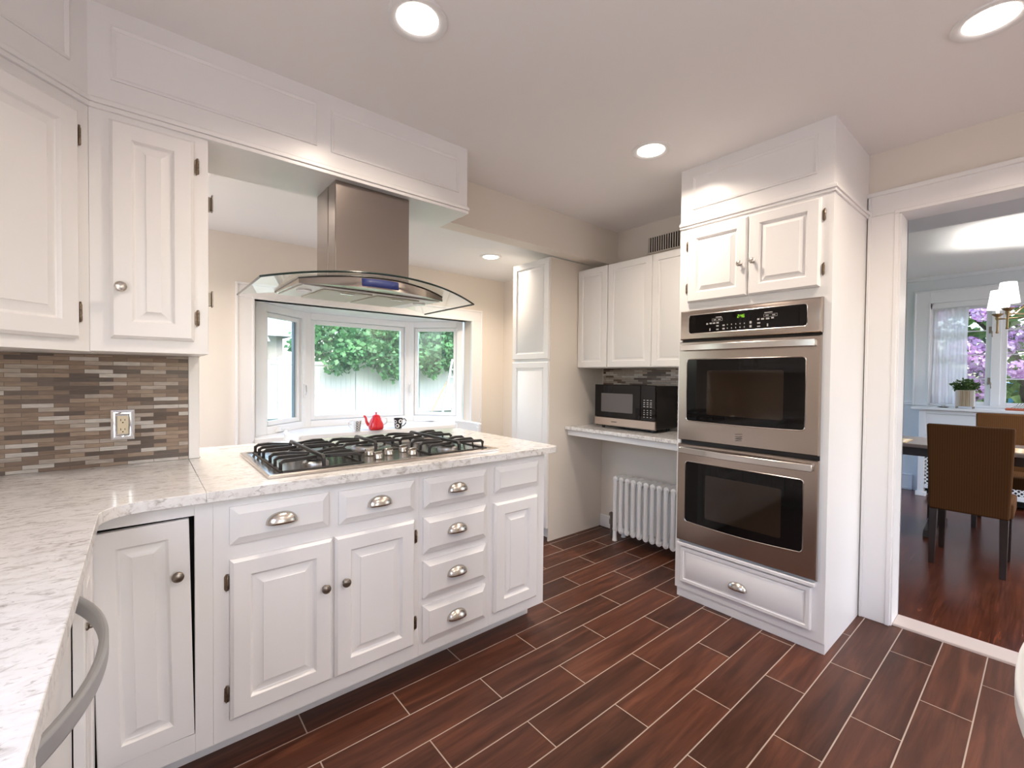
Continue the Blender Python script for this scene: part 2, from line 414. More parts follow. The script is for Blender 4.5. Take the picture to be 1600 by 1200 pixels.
def rrect(w, h, r, n=5, bow=0.0):
    """rounded rectangle outline from its lower corner; bow drops the lower edge in its middle"""
    p = []
    for cx, cy, a0 in ((r, r, 180), (w-r, r, 270), (w-r, h-r, 0), (r, h-r, 90)):
        for i in range(n+1):
            a = math.radians(a0+90*i/n); p.append([cx+r*math.cos(a), cy+r*math.sin(a)])
        if a0 == 180 and bow:
            for k in range(1, 12):
                s = k/12; p.append([r+(w-2*r)*s, -bow*math.sin(PI*s)])
    return [tuple(q) for q in p]
def outline_tube(bm, T, pts, r, d):
    return tube(bm, [T @ Vector((x, y, d)) for x, y in pts], r, 6, True)

# little hardware -----------------------------------------------------------
def add_knob(parent, T, mat, r=.0155):
    """T origin on the surface, n out"""
    bm = lathe(B(), [(.009, 0), (.009, .003), (.0055, .006), (.0055, .013), (r*.75, .016), (r, .020), (r*.97, .0235), (r*.78, .0265), (r*.74, .0258), (r*.45, .0275), (.001, .0285)], T, 20)
    return obj('knob', bm, mat, parent)
def add_cup(parent, T, mat, a=.047, b=.036, c=.026):
    bm = B(); S, N = 20, 9; g = []
    for i in range(S+1):
        s = PI*i/S; row = []
        for j in range(N+1):
            t = (PI/2)*j/N
            row.append(bm.verts.new(T @ Vector((-a*math.cos(s), b*math.sin(s)**.8*math.cos(t), .001+c*math.sin(s)**.8*math.sin(t)))))
        g.append(row)
    for i in range(S):
        for j in range(N): bm.faces.new((g[i][j], g[i+1][j], g[i+1][j+1], g[i][j+1]))
    bmesh.ops.remove_doubles(bm, verts=bm.verts, dist=1e-6)
    return obj('cup_pull', bm, mat, parent, solid=.002, ang=60)
def add_hinge(parent, T, h=.058):
    bm = B(); w = .011
    pts = [(-w*.5, -h*.34), (-w*.2, -h*.42), (0, -h*.5), (w*.2, -h*.42), (w*.5, -h*.34), (w*.5, h*.34), (w*.2, h*.42), (0, h*.5), (-w*.2, h*.42), (-w*.5, h*.34)]
    prism(bm, pts, 0, .003, T)
    A = T @ Matrix.Rotation(-PI/2, 4, 'X')
    lathe(bm, [(.0022, -h*.42), (.0044, -h*.36), (.0044, -h*.12), (.0036, -h*.11), (.0036, -h*.09), (.0044, -h*.08), (.0044, h*.08), (.0036, h*.09), (.0036, h*.11), (.0044, h*.12), (.0044, h*.36), (.0022, h*.42), (.0034, h*.46), (.0015, h*.50)], A @ Matrix.Translation((.0035, -.004, 0)), 10)
    return obj('hinge', bm, M['bronze'], parent)
def front(parent, name, n, org, w, h, prof, mat):
    T = face_frame(n, org)
    return obj(name, rings(B(), T, w, h, prof), mat, parent, ang=25), T

# ================================================================== SETTING
CZ = 2.454; BZ = 2.28; DZ = 2.425            # ceilings: kitchen, breakfast room, dining room
YB = 3.80                                     # breakfast back wall
struct('floor', bx(-.80, 3.0, -2.3, 4.0, -.12, 0), M['tile'])
struct('floor_dining', bx(3.12, 7.2, -3.2, 3.2, -.12, 0), M['hard'])
struct('trim_1', bx(2.985, 3.125, -1.6, .50, -.02, .012), M['threshold'], bev=.004)      # threshold strip
struct('ceiling', bx(-.86, 3.12, -2.3, 2.42, CZ, CZ+.12), M['ceil'])
struct('ceiling_breakfast', bx(-.86, 3.12, 2.42, YB+.1, BZ, BZ+.12), M['ceil2'])
struct('ceiling_dining', bx(3.12, 7.2, -3.2, 3.2, DZ, DZ+.12), M['ceil2'])
# left wall with the sink window opening behind the camera
bm = B()
box(bm, -.86, -.735, -2.3, -.75, 0, CZ); box(bm, -.86, -.735, -.75, .75, 0, 1.0); box(bm, -.86, -.735, -.75, .75, 2.1, CZ)
box(bm, -.86, -.735, .75, 2.55, 0, CZ); box(bm, -.86, -.735, 3.65, YB+.1, 0, CZ); box(bm, -.86, -.735, 2.55, 3.65, 0, .25); box(bm, -.86, -.735, 2.55, 3.65, 2.12, CZ)  # unseen breakfast room opening, added to let in daylight
struct('wall_left', bm, M['wall'])
# wall behind the camera, with a wide opening towards the garden
bm = B()
box(bm, -.86, .1, -2.4, -2.3, 0, CZ); box(bm, 2.0, 3.12, -2.4, -2.3, 0, CZ); box(bm, .1, 2.0, -2.4, -2.3, 0, .80); box(bm, .1, 2.0, -2.4, -2.3, 2.15, CZ)
struct('wall_front', bm, M['wall'])
# tiled kitchen wall and the painted end post
struct('wall_kitchen', bx(-.735, .188, 2.30, 2.42, 0, CZ), M['wall'])
struct('trim_2', bx(.153, .190, 2.284, 2.302, .911, 1.337), M['trim'], bev=.002)
# header beam over the opening to the breakfast room
struct('wall_beam', bx(.188, 3.03, 2.30, 2.42, 2.178, CZ), M['wall'])
# nook wall and the wall with the dining doorway
struct('wall_nook', bx(3.03, 3.12, .58, YB+.1, 0, CZ), M['wall'])
bm = B()
box(bm, 2.985, 3.12, .515, .64, 0, CZ); box(bm, 2.985, 3.12, -1.0, .515, 2.13, CZ); box(bm, 2.985, 3.12, -2.3, -1.0, 0, CZ)
struct('wall_doorway', bm, M['wall'])
# door casing round the doorway
bm = B()
box(bm, 2.962, 2.986, .516, .634, 0, 2.122); box(bm, 2.962, 2.986, -.99, .634, 2.122, 2.232); box(bm, 2.952, 2.986, -.99, .640, 2.222, 2.244)
box(bm, 2.957, 2.986, .507, .527, 0, 2.114); box(bm, 2.957, 2.986, -.99, .527, 2.114, 2.132)
box(bm, 2.958, 2.986, .622, .636, 0, 2.232)
struct('trim_3', bm, M['trim'], bev=.003)
bm = B()
box(bm, 2.97, 3.135, .500, .517, 0, 2.113); box(bm, 2.97, 3.135, -.99, .517, 2.113, 2.131)
struct('door_1', bm, M['trim'], bev=.002)                                                   # lined opening
# breakfast back wall with the bay opening
OX0, OX1, OZ0, OZ1 = .648, 2.600, .780, 1.826
bm = B()
box(bm, -.735, OX0, YB, YB+.12, 0, BZ); box(bm, OX1, 3.03, YB, YB+.12, 0, BZ)
box(bm, OX0, OX1, YB, YB+.12, 0, OZ0-.03); box(bm, OX0, OX1, YB, YB+.12, OZ1, BZ)
struct('wall_back', bm, M['wall'])
bm = B()
box(bm, .540, OX0, YB-.022, YB, .60, OZ1); box(bm, OX1, OX1+.118, YB-.022, YB, .60, OZ1); box(bm, .540, OX1+.118, YB-.022, YB, OZ1, OZ1+.10)
box(bm, .532, OX1+.126, YB-.030, YB, OZ1+.092, OZ1+.108); box(bm, .532, .548, YB-.030, YB, .60, OZ1+.092); box(bm, OX1+.110, OX1+.126, YB-.03, YB, .60, OZ1+.092)
box(bm, OX0-.012, OX0+.004, YB-.028, YB, .76, OZ1-.006); box(bm, OX1-.004, OX1+.012, YB-.028, YB, .76, OZ1-.006); box(bm, OX0-.012, OX1+.012, YB-.028, YB, OZ1-.006, OZ1+.012)
struct('trim_4', bm, M['trim'], bev=.003)
# bay: head, seat board, three windows
BX0, BX1, BY = 1.140, 2.195, 4.36
plan = [(OX0, YB-.02), (OX1, YB-.02), (OX1, YB+.13), (BX1+.06, BY+.07), (BX0-.06, BY+.07), (OX0, YB+.13)]
struct('trim_5', prism(B(), plan, OZ1, OZ1+.05), M['vinyl'])
struct('trim_6', prism(B(), plan[:1]+[(OX1, YB-.02)]+plan[2:], OZ0-.035, OZ0), M['vinyl'], bev=.004)
plan2 = [(OX0, YB+.10), (OX1, YB+.10)]+plan[2:]
struct('wall_bay', prism(B(), plan2, .0, OZ0-.04), M['stucco'])
struct('trim_7', prism(B(), plan2, OZ1+.05, OZ1+.45), M['vinyl'])

def window(name, p0, p1, z0, z1, jamb, sash, jl=None, head=0.0, crank=True, fixed=False):
    """a window unit standing between plan points p0 and p1 (left to right as seen from inside)"""
    p0 = Vector((*p0, 0)); p1 = Vector((*p1, 0)); d = p1-p0; wdt = d.length; u = d.normalized(); n = u.cross(Vector((0, 0, 1)))
    T = Matrix.Identity(4)
    for i in range(3): T[i][0], T[i][1], T[i][2], T[i][3] = u[i], (0, 0, 1)[i], n[i], (p0[0], p0[1], z0)[i]
    H = z1-z0; root = struct_empty(name, (p0+p1)/2+Vector((0, 0, z0)))
    jl = jl or jamb; bm = B()
    def lb(a, b, c, e, f, g): prism(bm, [(a, c), (b, c), (b, e), (a, e)], f, g, T)
    lb(0, jl, 0, H, -.05, .035); lb(wdt-jamb, wdt, 0, H, -.05, .035); lb(jl, wdt-jamb, H-jamb-head, H, -.05, .035); lb(jl, wdt-jamb, 0, jamb, -.05, .035)
    obj('window_frame', bm, M['vinyl'], root, bev=.004)
    bm = B(); a, b, c, e = jl+.004, wdt-jamb-.004, jamb+.004, H-jamb-head-.004
    lb(a, a+sash, c, e, -.03, .012); lb(b-sash, b, c, e, -.03, .012); lb(a+sash, b-sash, c, c+sash, -.03, .012); lb(a+sash, b-sash, e-sash, e, -.03, .012)
    obj('sash', bm, M['vinyl'], root, bev=.004)
    if name == 'window_1':
        bm = B(); lb(b-sash-.022, b-sash+.001, c+sash, e-sash, -.028, -.006)  # grey-blue strip along the edge of the sash
        obj('sash_edge', bm, M['greyblue'], root)
    bm = B(); lb(a+sash-.004, b-sash+.004, c+sash-.004, e-sash+.004, -.012, -.008)
    obj('pane', bm, M['pane'], root)
    if crank:
        cx = wdt*.42
        bm = B(); prism(bm, [(cx-.045, jamb*.15), (cx+.045, jamb*.15), (cx+.035, jamb*.75), (cx-.035, jamb*.75)], .035, .055, T)
        tube(bm, [T @ Vector(q) for q in ((cx, jamb*.5, .055), (cx+.02, jamb*.5, .068), (cx+.08, jamb*.4, .066))], .006, 8)
        obj('crank_handle', bm, M['vinyl'], root, bev=.003)
        lx = wdt-jamb*.55 if name == 'window_1' else jamb*.5
        bm = B(); prism(bm, [(lx-.011, H*.26), (lx+.011, H*.26), (lx+.011, H*.38), (lx-.011, H*.38)], .035, .046, T)
        tube(bm, [T @ Vector(q) for q in ((lx, H*.29, .046), (lx, H*.30, .06), (lx, H*.37, .055))], .006, 8)
        obj('latch', bm, M['vinyl'], root, bev=.003)
    return root
window('window_1', (OX0+.01, YB+.125), (BX0, BY), OZ0, OZ1, .062, .036, jl=.125)
window('window_2', (BX0, BY), (BX1, BY), OZ0, OZ1, .060, .036, crank=False)
window('window_3', (BX1, BY), (OX1-.01, YB+.125), OZ0, OZ1, .062, .034)
# corner posts of the bay
struct('trim_8', lathe(B(), [(.022, OZ0), (.022, OZ1)], up(BX0, BY-.01, 0), 12), M['vinyl'])
struct('trim_9', lathe(B(), [(.022, OZ0), (.022, OZ1)], up(BX1, BY-.01, 0), 12), M['vinyl'])
# baseboard in the nook
struct('baseboard_nook', bx(3.012, 3.03, 1.39, 2.436, 0, .10), M['trim'], bev=.003)

# soffit over the counter (with its picture mouldings and crown) and over the oven tower
S2 = math.sqrt(.5)
plan = [(1.324, 1.979), (1.324, 2.27), (.188, 2.30), (-.733, 2.30), (-.733, 1.372), (-.126, 1.979)]
sf = struct('wall_soffit', prism(B(), plan, 2.117, CZ), M['cab'])
T = face_frame((0, -1, 0), (0, 1.979, 0)); TD = face_frame((1, -1, 0), (-.126, 1.979, 0))
obj('panel_molding', molding(B(), T, -.071, .571, 2.222, 2.398), M['cab'], sf)
obj('panel_molding', molding(B(), T, .628, 1.272, 2.214, 2.390), M['cab'], sf)
obj('panel_molding', molding(B(), TD, -.75, -.054, 2.222, 2.405), M['cab'], sf)
bm = B()
for d, z0, z1 in ((.010, 2.1155, 2.131), (.016, 2.131, 2.147), (.007, 2.147, 2.153)):
    prism(bm, [(-.733, 1.372-d*1.4), (-.126+d*.41, 1.979-d), (1.324+d*.3, 1.979-d), (1.324+d*.3, 2.05), (-.14, 2.05), (-.733, 1.45)], z0, z1)
obj('crown_molding', bm, M['cab'], sf, bev=.002)
so = struct('wall_soffit_oven', bx(2.405, 3.03, .640, 1.384, 2.118, CZ), M['cab'])
T = face_frame((-1, 0, 0), (2.405, 0, 0))
obj('panel_molding', molding(B(), T, -1.314, -.708, 2.216, 2.400), M['cab'], so)
bm = B()
for d, z0, z1 in ((.008, 2.116, 2.130), (.015, 2.130, 2.146), (.007, 2.146, 2.153)): box(bm, 2.405-d, 2.984, .640-d, 1.384+.001, z0, z1)
obj('crown_molding', bm, M['cab'], so, bev=.002)

# dining room shell
XD = 6.85
bm = B()
WY0, WY1, WZ0, WZ1 = -.14, .885, .985, 2.125
box(bm, XD, XD+.15, WY1, 3.2, 0, DZ); box(bm, XD, XD+.15, -3.2, WY0, 0, DZ); box(bm, XD, XD+.15, WY0, WY1, 0, WZ0); box(bm, XD, XD+.15, WY0, WY1, WZ1, DZ)
struct('wall_dining', bm, M['wallgrey'])
bm = B()
box(bm, 3.12, 3.9, 3.1, 3.2, 0, DZ); box(bm, 6.4, 7.0, 3.1, 3.2, 0, DZ); box(bm, 3.9, 6.4, 3.1, 3.2, 0, .6); box(bm, 3.9, 6.4, 3.1, 3.2, 2.3, DZ)  # unseen opening added to brighten the dining room
struct('wall_dining_north', bm, M['wallgrey'])
bm = B()
box(bm, 3.12, 3.3, -3.2, -3.1, 0, DZ); box(bm, 6.7, 7.0, -3.2, -3.1, 0, DZ); box(bm, 3.3, 6.7, -3.2, -3.1, 0, .12); box(bm, 3.3, 6.7, -3.2, -3.1, 2.35, DZ)  # unseen opening, made wide to bring daylight into the dining room
struct('wall_dining_south', bm, M['wallgrey'])
struct('wall_dining_west', box(bx(3.12, 3.135, .50, 3.2, 0, DZ), 3.12, 3.135, -3.2, -1.0, 0, DZ), M['wallgrey'])
struct('trim_10', bx(3.12, 3.56, -3.1, 3.1, 2.150, DZ), M['wallgrey'])                      # dropped header inside the dining room
bm = B(); box(bm, XD-.02, XD, 1.0, 3.1, .02, .17); box(bm, XD-.028, XD, 1.0, 3.1, 0, .03); box(bm, XD-.025, XD, 1.0, 3.1, .165, .178)
struct('baseboard_dining', bm, M['trimcool'], bev=.003)
bm = B(); box(bm, XD-.018, XD, 1.0, 3.1, .985, 1.008); box(bm, XD-.028, XD, 1.0, 3.1, 1.005, 1.020)
struct('trim_11', bm, M['trimcool'], bev=.003)
bm = B(); box(bm, XD-.02, XD, -3.1, 3.1, DZ-.035, DZ); box(bm, XD-.035, XD, -3.1, 3.1, DZ-.015, DZ)
struct('trim_12', bm, M['trimcool'], bev=.003)
bm = B()
box(bm, XD-.022, XD+.002, WY1, 1.010, .98, WZ1+.135); box(bm, XD-.022, XD+.002, WY0-.125, WY0, .98, WZ1+.135); box(bm, XD-.022, XD+.002, WY0, WY1, WZ1, WZ1+.135)
box(bm, XD-.034, XD+.002, WY0-.135, 1.018, WZ1+.125, WZ1+.142); box(bm, XD-.034, XD+.002, 1.002, 1.016, .98, WZ1+.13); box(bm, XD-.03, XD, WY1-.004, WY1+.012, .98, WZ1+.01)
struct('trim_13', bm, M['trimcool'], bev=.003)
bm = B(); box(bm, XD+.0, XD+.12, WY0, WY1, WZ1-.06, WZ1+.001); box(bm, XD, XD+.12, WY1-.018, WY1+.001, WZ0, WZ1); box(bm, XD, XD+.12, WY0-.001, WY0+.018, WZ0, WZ1); box(bm, XD, XD+.12, WY0, WY1, WZ0-.001, WZ0+.02)
struct('trim_14', bm, M['trimcool'], bev=.003)
def casement(name, y0, y1):
    root = struct_empty(name, (XD+.05, (y0+y1)/2, WZ0))
    z0, z1 = WZ0+.02, WZ1-.06; s = .042; bm = B()
    box(bm, XD+.03, XD+.07, y0, y0+s, z0, z1); box(bm, XD+.03, XD+.07, y1-s, y1, z0, z1); box(bm, XD+.03, XD+.07, y0+s, y1-s, z0, z0+s*.8); box(bm, XD+.03, XD+.07, y0+s, y1-s, z1-s*.6, z1)
    obj('sash', bm, M['trimcool'], root, bev=.003)
    bm = B()
    for z in (1.285, 1.540, 1.797): box(bm, XD+.042, XD+.058, y0+s, y1-s, z-.006, z+.006)
    obj('muntin', bm, M['trimcool'], root)
    obj('pane', bx(XD+.048, XD+.052, y0+s-.003, y1-s+.003, z0+s*.8-.003, z1-s*.6+.003), M['pane_clear'], root)
    return root
w4 = casement('window_4', .408, WY1-.018); w5 = casement('window_5', WY0+.018, .338)
struct('trim_15', bx(XD+.005, XD+.11, .338, .408, WZ0, WZ1), M['trimcool'], bev=.004)      # centre post
for z in (1.80, 1.262):
    bm = B(); box(bm, XD+.018, XD+.034, .396, .430, z-.035, z+.035); tube(bm, [(XD+.014, .405, z), (XD+.006, .405, z-.03), (XD+.008, .403, z-.075)], .006, 8)
    obj('latch', bm, M['pewter'], w4, bev=.002)

# ================================================================== KITCHEN THINGS
YF = 1.65                                     # peninsula face plane
NY = (0, -1, 0); NX = (-1, 0, 0); PX = (1, 0, 0)
g_base = 'base cabinets under the peninsula countertop'
def fy(x, z, d=0): return face_frame(NY, (x, YF-d, z))
def pdoor(parent, x0, x1, z0, z1, knob=None, hinges=(), hside=-1, mat='cab'):
    o, T = front(parent, 'door', NY, (x0, YF, z0), x1-x0, z1-z0, RAISED, M[mat])
    if knob: add_knob(o, fy(knob[0], knob[1], .020), M['pewter'])
    for z in hinges: add_hinge(o, fy(x0-.009 if hside < 0 else x1+.009, z, .0))
    return o
def pdrawer(parent, x0, x1, z0, z1, cup=None):
    o, T = front(parent, 'drawer', NY, (x0, YF, z0), x1-x0, z1-z0, DRAWER, M['cab'])
    if cup: add_cup(o, fy(cup[0], cup[1]-.018, .020), M['nickel'])
    return o
def carcass(parent, x0, x1, yb=2.40):
    obj('face_frame', bx(x0, x1, YF, YF+.02, .105, .874), M['cab'], parent)
    obj('cabinet_body', bx(x0+.001, x1-.001, YF+.021, yb, .105, .874), M['cab'], parent)
    obj('toe_kick', bx(x0, x1, 1.767, 1.785, 0, .106), M['cab'], parent)

# lazy corner unit with its hinged pair of leaves
c = thing('corner_base_cabinet', 'white corner base cabinet with sagging door showing a black gap, knob beside the gap', 'cabinet', (-.1, 1.65, 0), None)
bm = B(); box(bm, .1245, .171, YF, YF+.02, .105, .874); box(bm, -.118, .1245, YF, YF+.02, .836, .874); box(bm, -.118, .1245, YF, YF+.02, .105, .166)
box(bm, -.14, -.12, 1.3905, 1.65, .836, .874); box(bm, -.14, -.12, 1.3905, 1.65, .105, .166)
obj('face_frame', bm, M['cab'], c, bev=.001)
bm = B(); box(bm, -.70, .165, 2.36, 2.40, .105, .874); box(bm, .130, .165, 1.671, 2.36, .105, .874); box(bm, -.70, .13, 1.671, 2.36, .105, .16); box(bm, -.13, .13, 1.69, 1.70, .16, .87)
obj('cabinet_body', bm, M['dark'], c)  # interior coloured near-black so the door gap reads as deep shade
obj('toe_kick', box(bx(-.02, .171, 1.767, 1.785, 0, .106), -.22, -.205, 1.395, 1.785, 0, .106), M['cab'], c)
ti = math.radians(1.05); T = Matrix.Translation((.1225, YF+.018, .168)) @ Matrix.Rotation(-ti, 4, 'Y') @ Matrix.Translation((-.218, 0, 0)) @ face_frame(NY, (0, 0, 0))
INSET = [(0, 0), (0, .018), (.002, .020), (.050, .020), (.052, .018), (.056, .0095), (.059, .0075), (.062, .0075), (.084, .0165), (.0845, .0185), (.087, .0185)]
o = obj('door', rings(B(), T, .218, .662, INSET), M['cab'], c, ang=25)
add_knob(o, T @ Matrix.Translation((.187, .500, .020)), M['pewter'])
o, T = front(c, 'door', PX, (-.120, 1.392, .168), .254, .664, INSET, M['cab'])
add_knob(o, face_frame(PX, (-.100, 1.432, .672)), M['pewter'])

c = thing('base_cabinet', 'white cooktop base cabinet with two drawers over a pair of doors with pewter knobs', 'cabinet', (.52, 1.65, 0), g_base)
carcass(c, .1712, .8785)
pdoor(c, .214, .5275, .169, .680, (.500, .513), (.607, .251), -1)
pdoor(c, .537, .853, .168, .681, (.571, .515), (.607, .251), 1)
pdrawer(c, .214, .5165, .727, .847, (.361, .792)); pdrawer(c, .552, .8535, .722, .843, (.702, .790))
c = thing('drawer_cabinet', 'white base cabinet with a stack of four cup-pull drawers', 'cabinet', (1.06, 1.65, 0), g_base)
carcass(c, .879, 1.2405)
for z0, z1, cz in ((.718, .842, .790), (.5295, .680, .614), (.341, .499, .428), (.156, .312, .238)): pdrawer(c, .8955, 1.217, z0, z1, (1.053, cz))
c = thing('end_cabinet', 'narrow white end cabinet with plain false drawer front above one slim door', 'cabinet', (1.41, 1.65, 0), g_base)
carcass(c, 1.241, 1.590)
pdrawer(c, 1.266, 1.543, .722, .843); pdoor(c, 1.262, 1.533, .160, .675)

# dishwasher with a bowed handle, and the sink base past it
c = thing('dishwasher', 'white dishwasher with bowed grey handle below the near countertop', 'dishwasher', (-.13, 1.09, 0))
obj('tub', bx(-.70, -.145, .795, 1.39, .02, .868), M['dark'], c)
obj('door', bx(-.145, -.122, .797, 1.389, .105, .868), M['whiteenamel'], c, bev=.004)
obj('toe_kick', bx(-.22, -.205, .797, 1.389, 0, .10), M['blk'], c)
pts = []
for i in range(25):
    s = -1+2*i/24; y = 1.09+.285*s; pts.append((-.126+.072*(1-abs(s)**2.2), y, .765))
obj('handle', tube(B(), pts, .01, flat=(.014, .034)), M['greyplastic'], c, bev=.005, seg=3, ang=50)
c = thing('sink_cabinet', 'white sink base cabinet beside the dishwasher under the near countertop', 'cabinet', (-.13, .1, 0))
obj('cabinet_body', bx(-.70, -.12, -1.19, .793, .105, .874), M['cab'], c)
front(c, 'door', PX, (-.12, .40, .168), .38, .66, RAISED, M['cab']); front(c, 'door', PX, (-.12, 0, .168), .38, .66, RAISED, M['cab'])

# countertop: two quartz slabs meeting at a seam
c = thing('countertop', 'white veined quartz countertop running from near corner out along the peninsula', 'countertop', (.5, 2.0, .878))
arc = [(.007-.09*math.cos(a), 1.522+.09*math.sin(a)) for a in [PI/2*i/8 for i in range(9)]]
obj('slab', prism(B(), [(-.733, -1.2), (-.083, -1.2)]+arc+[(.1508, 1.612), (.1528, 2.298), (-.733, 2.298)], .878, .910), M['quartz'], c, bev=.0015)
def cr(cx, cy_, r, a0): return [(cx+r*math.cos(math.radians(a0+90*i/6)), cy_+r*math.sin(math.radians(a0+90*i/6))) for i in range(7)]
obj('slab', prism(B(), [(.1512, 1.612)]+cr(1.625, 1.647, .035, 270)+cr(1.625, 2.565, .035, 0)+[(.195, 2.60), (.195, 2.296), (.1532, 2.296)], .878, .910), M['quartz'], c, bev=.0015)

tag(obj('tile_backsplash', bx(-.733, .1525, 2.290, 2.299, .911, 1.333), M['mosaic'], loc=(-.29, 2.295, .911)), 'brown stick mosaic backsplash between countertop and upper cabinets', 'backsplash')
c = thing('wall_outlet', 'ivory double power outlet with mirrored chrome plate on brown mosaic', 'outlet', (-.053, 2.289, 1.066))
T = face_frame(NY, (-.088, 2.289, 1.009)); bm = rings(B(), T, .070, .114, [(0, 0), (0, .003), (.011, .007), (.016, .007), (.018, .005)])
for z in (.012, .102): lathe(bm, [(.0035, 0), (.0035, .0085), (.001, .009)], T @ Matrix.Translation((.035, z, 0)), 12)
obj('cover_plate', bm, M['chrome'], c, ang=25)
o = obj('receptacle', prism(B(), [(.0185, .022), (.0515, .022), (.0515, .092), (.0185, .092)], .004, .0085, T), M['ivory'], c, bev=.001)
bm = B()
for z in (.040, .076):
    for a, hh in ((.029, .008), (.041, .0065)): prism(bm, [(a-.001, z-hh/2), (a+.001, z-hh/2), (a+.001, z+hh/2), (a-.001, z+hh/2)], .0080, .0088, T)
    lathe(bm, [(.0024, .008), (.0024, .0088)], T @ Matrix.Translation((.035, z-.010, 0)), 10)
obj('slot', bm, M['dark'], o)

# upper cabinets
c = thing('upper_cabinet', 'narrow white upper cabinet with one raised-panel door beside the range hood', 'cabinet', (.03, 2.1, 1.335), None)
obj('cabinet_body', bx(-.125, .193, 1.979, 2.298, 1.337, 2.116), M['cab'], c, bev=.001)
T0 = (-.0755, 1.979, 1.382); T = face_frame(NY, T0)
o = obj('door', rings(B(), T, .2245, .710, RAISED), M['cab'], c, ang=25)
add_knob(o, face_frame(NY, (-.049, 1.959, 1.548)), M['nickel'], .017)
for z in (2.008, 1.465): add_hinge(o, face_frame(NY, (.158, 1.979, z)), .062)
for z in (1.905, 1.550):
    bm = bx(.193, .206, 2.02, 2.045, z-.03, z+.02); prism(bm, [(2.005, z-.035), (2.03, z-.035), (2.03, z+.025), (2.005, z+.025)], .206, .211, Matrix(((0, 0, 1, 0), (1, 0, 0, 0), (0, 1, 0, 0), (0, 0, 0, 1))))
    obj('hinge_plate', bm, M['pewter'], c, bev=.001)
c = thing('corner_upper_cabinet', 'white diagonal corner upper cabinet with wide raised-panel door and brass hinges', 'cabinet', (-.4, 2.0, 1.335))
obj('cabinet_body', prism(B(), [(-.1255, 1.9795), (-.1255, 2.298), (-.733, 2.298), (-.733, 1.40), (-.703, 1.402)], 1.335, 2.115), M['cab'], c)
TD0 = face_frame((1, -1, 0), (-.126, 1.979, 1.372)) @ Matrix.Translation((-.50, 0, 0))
o = obj('door', rings(B(), TD0, .459, .706, RAISED), M['cab'], c, ang=25)
for z in (.634, .083): add_hinge(o, TD0 @ Matrix.Translation((.467, z, 0)), .070)

# range hood
c = thing('range_hood', 'stainless range hood with curved glass canopy hanging over the cooktop', 'hood', (.81, 2.1, 1.62))
obj('chimney', bx(.655, 1.006, 2.004, 2.10, 1.672, 2.116), M['steel_v'], c, bev=.003)
obj('chimney', bx(.653, 1.008, 2.100, 2.258, 1.672, 2.1155), M['steel_v'], c, bev=.003)
def gz(x): return 1.676-.052*((x-.81)/.472)**2
def gyf(x): return 1.735+.115*((x-.81)/.472)**2
def hyf(x): return 1.800+.095*((x-.805)/.326)**2
bm = B(); N = 28; rows = []
for i in range(N+1):
    x = .338+.944*i/N; yf = gyf(x); rows.append([(x, yf+(2.35-yf)*j/6, gz(x)) for j in range(7)])
vt = [[bm.verts.new(Vector(p)) for p in r] for r in rows]
for i in range(N):
    for j in range(6): bm.faces.new((vt[i][j], vt[i+1][j], vt[i+1][j+1], vt[i][j+1]))
obj('glass_canopy', bm, M['hoodglass'], c)
edge = [rows[i][0] for i in range(N+1)]+[rows[N][j] for j in range(1, 7)]
o = c.children[-1]
obj('glass_edge', tube(B(), [rows[0][6], rows[0][3]]+edge, .0042, 6), M['glassedge'], c)
bm = B(); lo, hi = [], []
xs = [.480+.650*i/24 for i in range(25)]
for x in xs:
    lo.append(bm.verts.new((x, hyf(x), 1.626))); hi.append(bm.verts.new((x, hyf(x)+.006, gz(x)-.0015)))
rlo = [bm.verts.new((x, 2.31, 1.641)) for x in xs]; rhi = [bm.verts.new((x, 2.31, gz(x)-.0015)) for x in xs]
for i in range(24):
    bm.faces.new((lo[i], lo[i+1], hi[i+1], hi[i])); bm.faces.new((hi[i], hi[i+1], rhi[i+1], rhi[i])); bm.faces.new((rlo[i+1], rlo[i], rhi[i], rhi[i+1]))
    bm.faces.new((lo[i+1], lo[i], rlo[i], rlo[i+1]))
bm.faces.new((lo[0], hi[0], rhi[0], rlo[0])); bm.faces.new((hi[-1], lo[-1], rlo[-1], rhi[-1]))
obj('hood_body', bm, M['steel_hood'], c)
obj('seam_line', tube(B(), [(.480, 2.30, gz(.48)-.003)]+[(x, hyf(x)+.004, gz(x)-.003) for x in xs]+[(1.13, 2.30, gz(1.13)-.003)], .0026, 6), M['blk'], c)
bm = B(); q = []
for x in (.70, .74, .78, .82, .858):
    t0, t1 = .14, .84; z0 = 1.626; z1 = gz(x)-.0015
    q.append((bm.verts.new((x, hyf(x)+.006*t0-.0015, z0+(z1-z0)*t0)), bm.verts.new((x, hyf(x)+.006*t1-.0015, z0+(z1-z0)*t1))))
for a, b in zip(q, q[1:]): bm.faces.new((a[0], b[0], b[1], a[1]))
obj('control_screen', bm, M['bluescreen'], c, solid=.001)
TH = Matrix.Translation((0, 1.8, 1.626)) @ Matrix.Rotation(math.atan2(.015, .415), 4, 'X')
def hb_(*a):
    q = bx(*a); q.transform(Matrix.Translation((0, .095, 0)) @ TH); return q
obj('underside', hb_(.495, 1.115, .006, .405, -.0040, .0005), M['hoodplate'], c)
for x0, x1 in ((.585, .795), (.815, 1.025)):
    o = obj('filter', hb_(x0, x1, .035, .375, -.0105, -.0035), M['filter'], c, bev=.003)
    obj('latch', hb_((x0+x1)/2-.028, (x0+x1)/2+.028, .05, .075, -.014, -.010), M['steel'], o, bev=.002)
for x in (.535, 1.075): obj('hood_light', lathe(B(), [(.030, 1.620), (.030, 1.626), (.026, 1.629)], up(x, 2.03, 0), 20), M['china'], c)

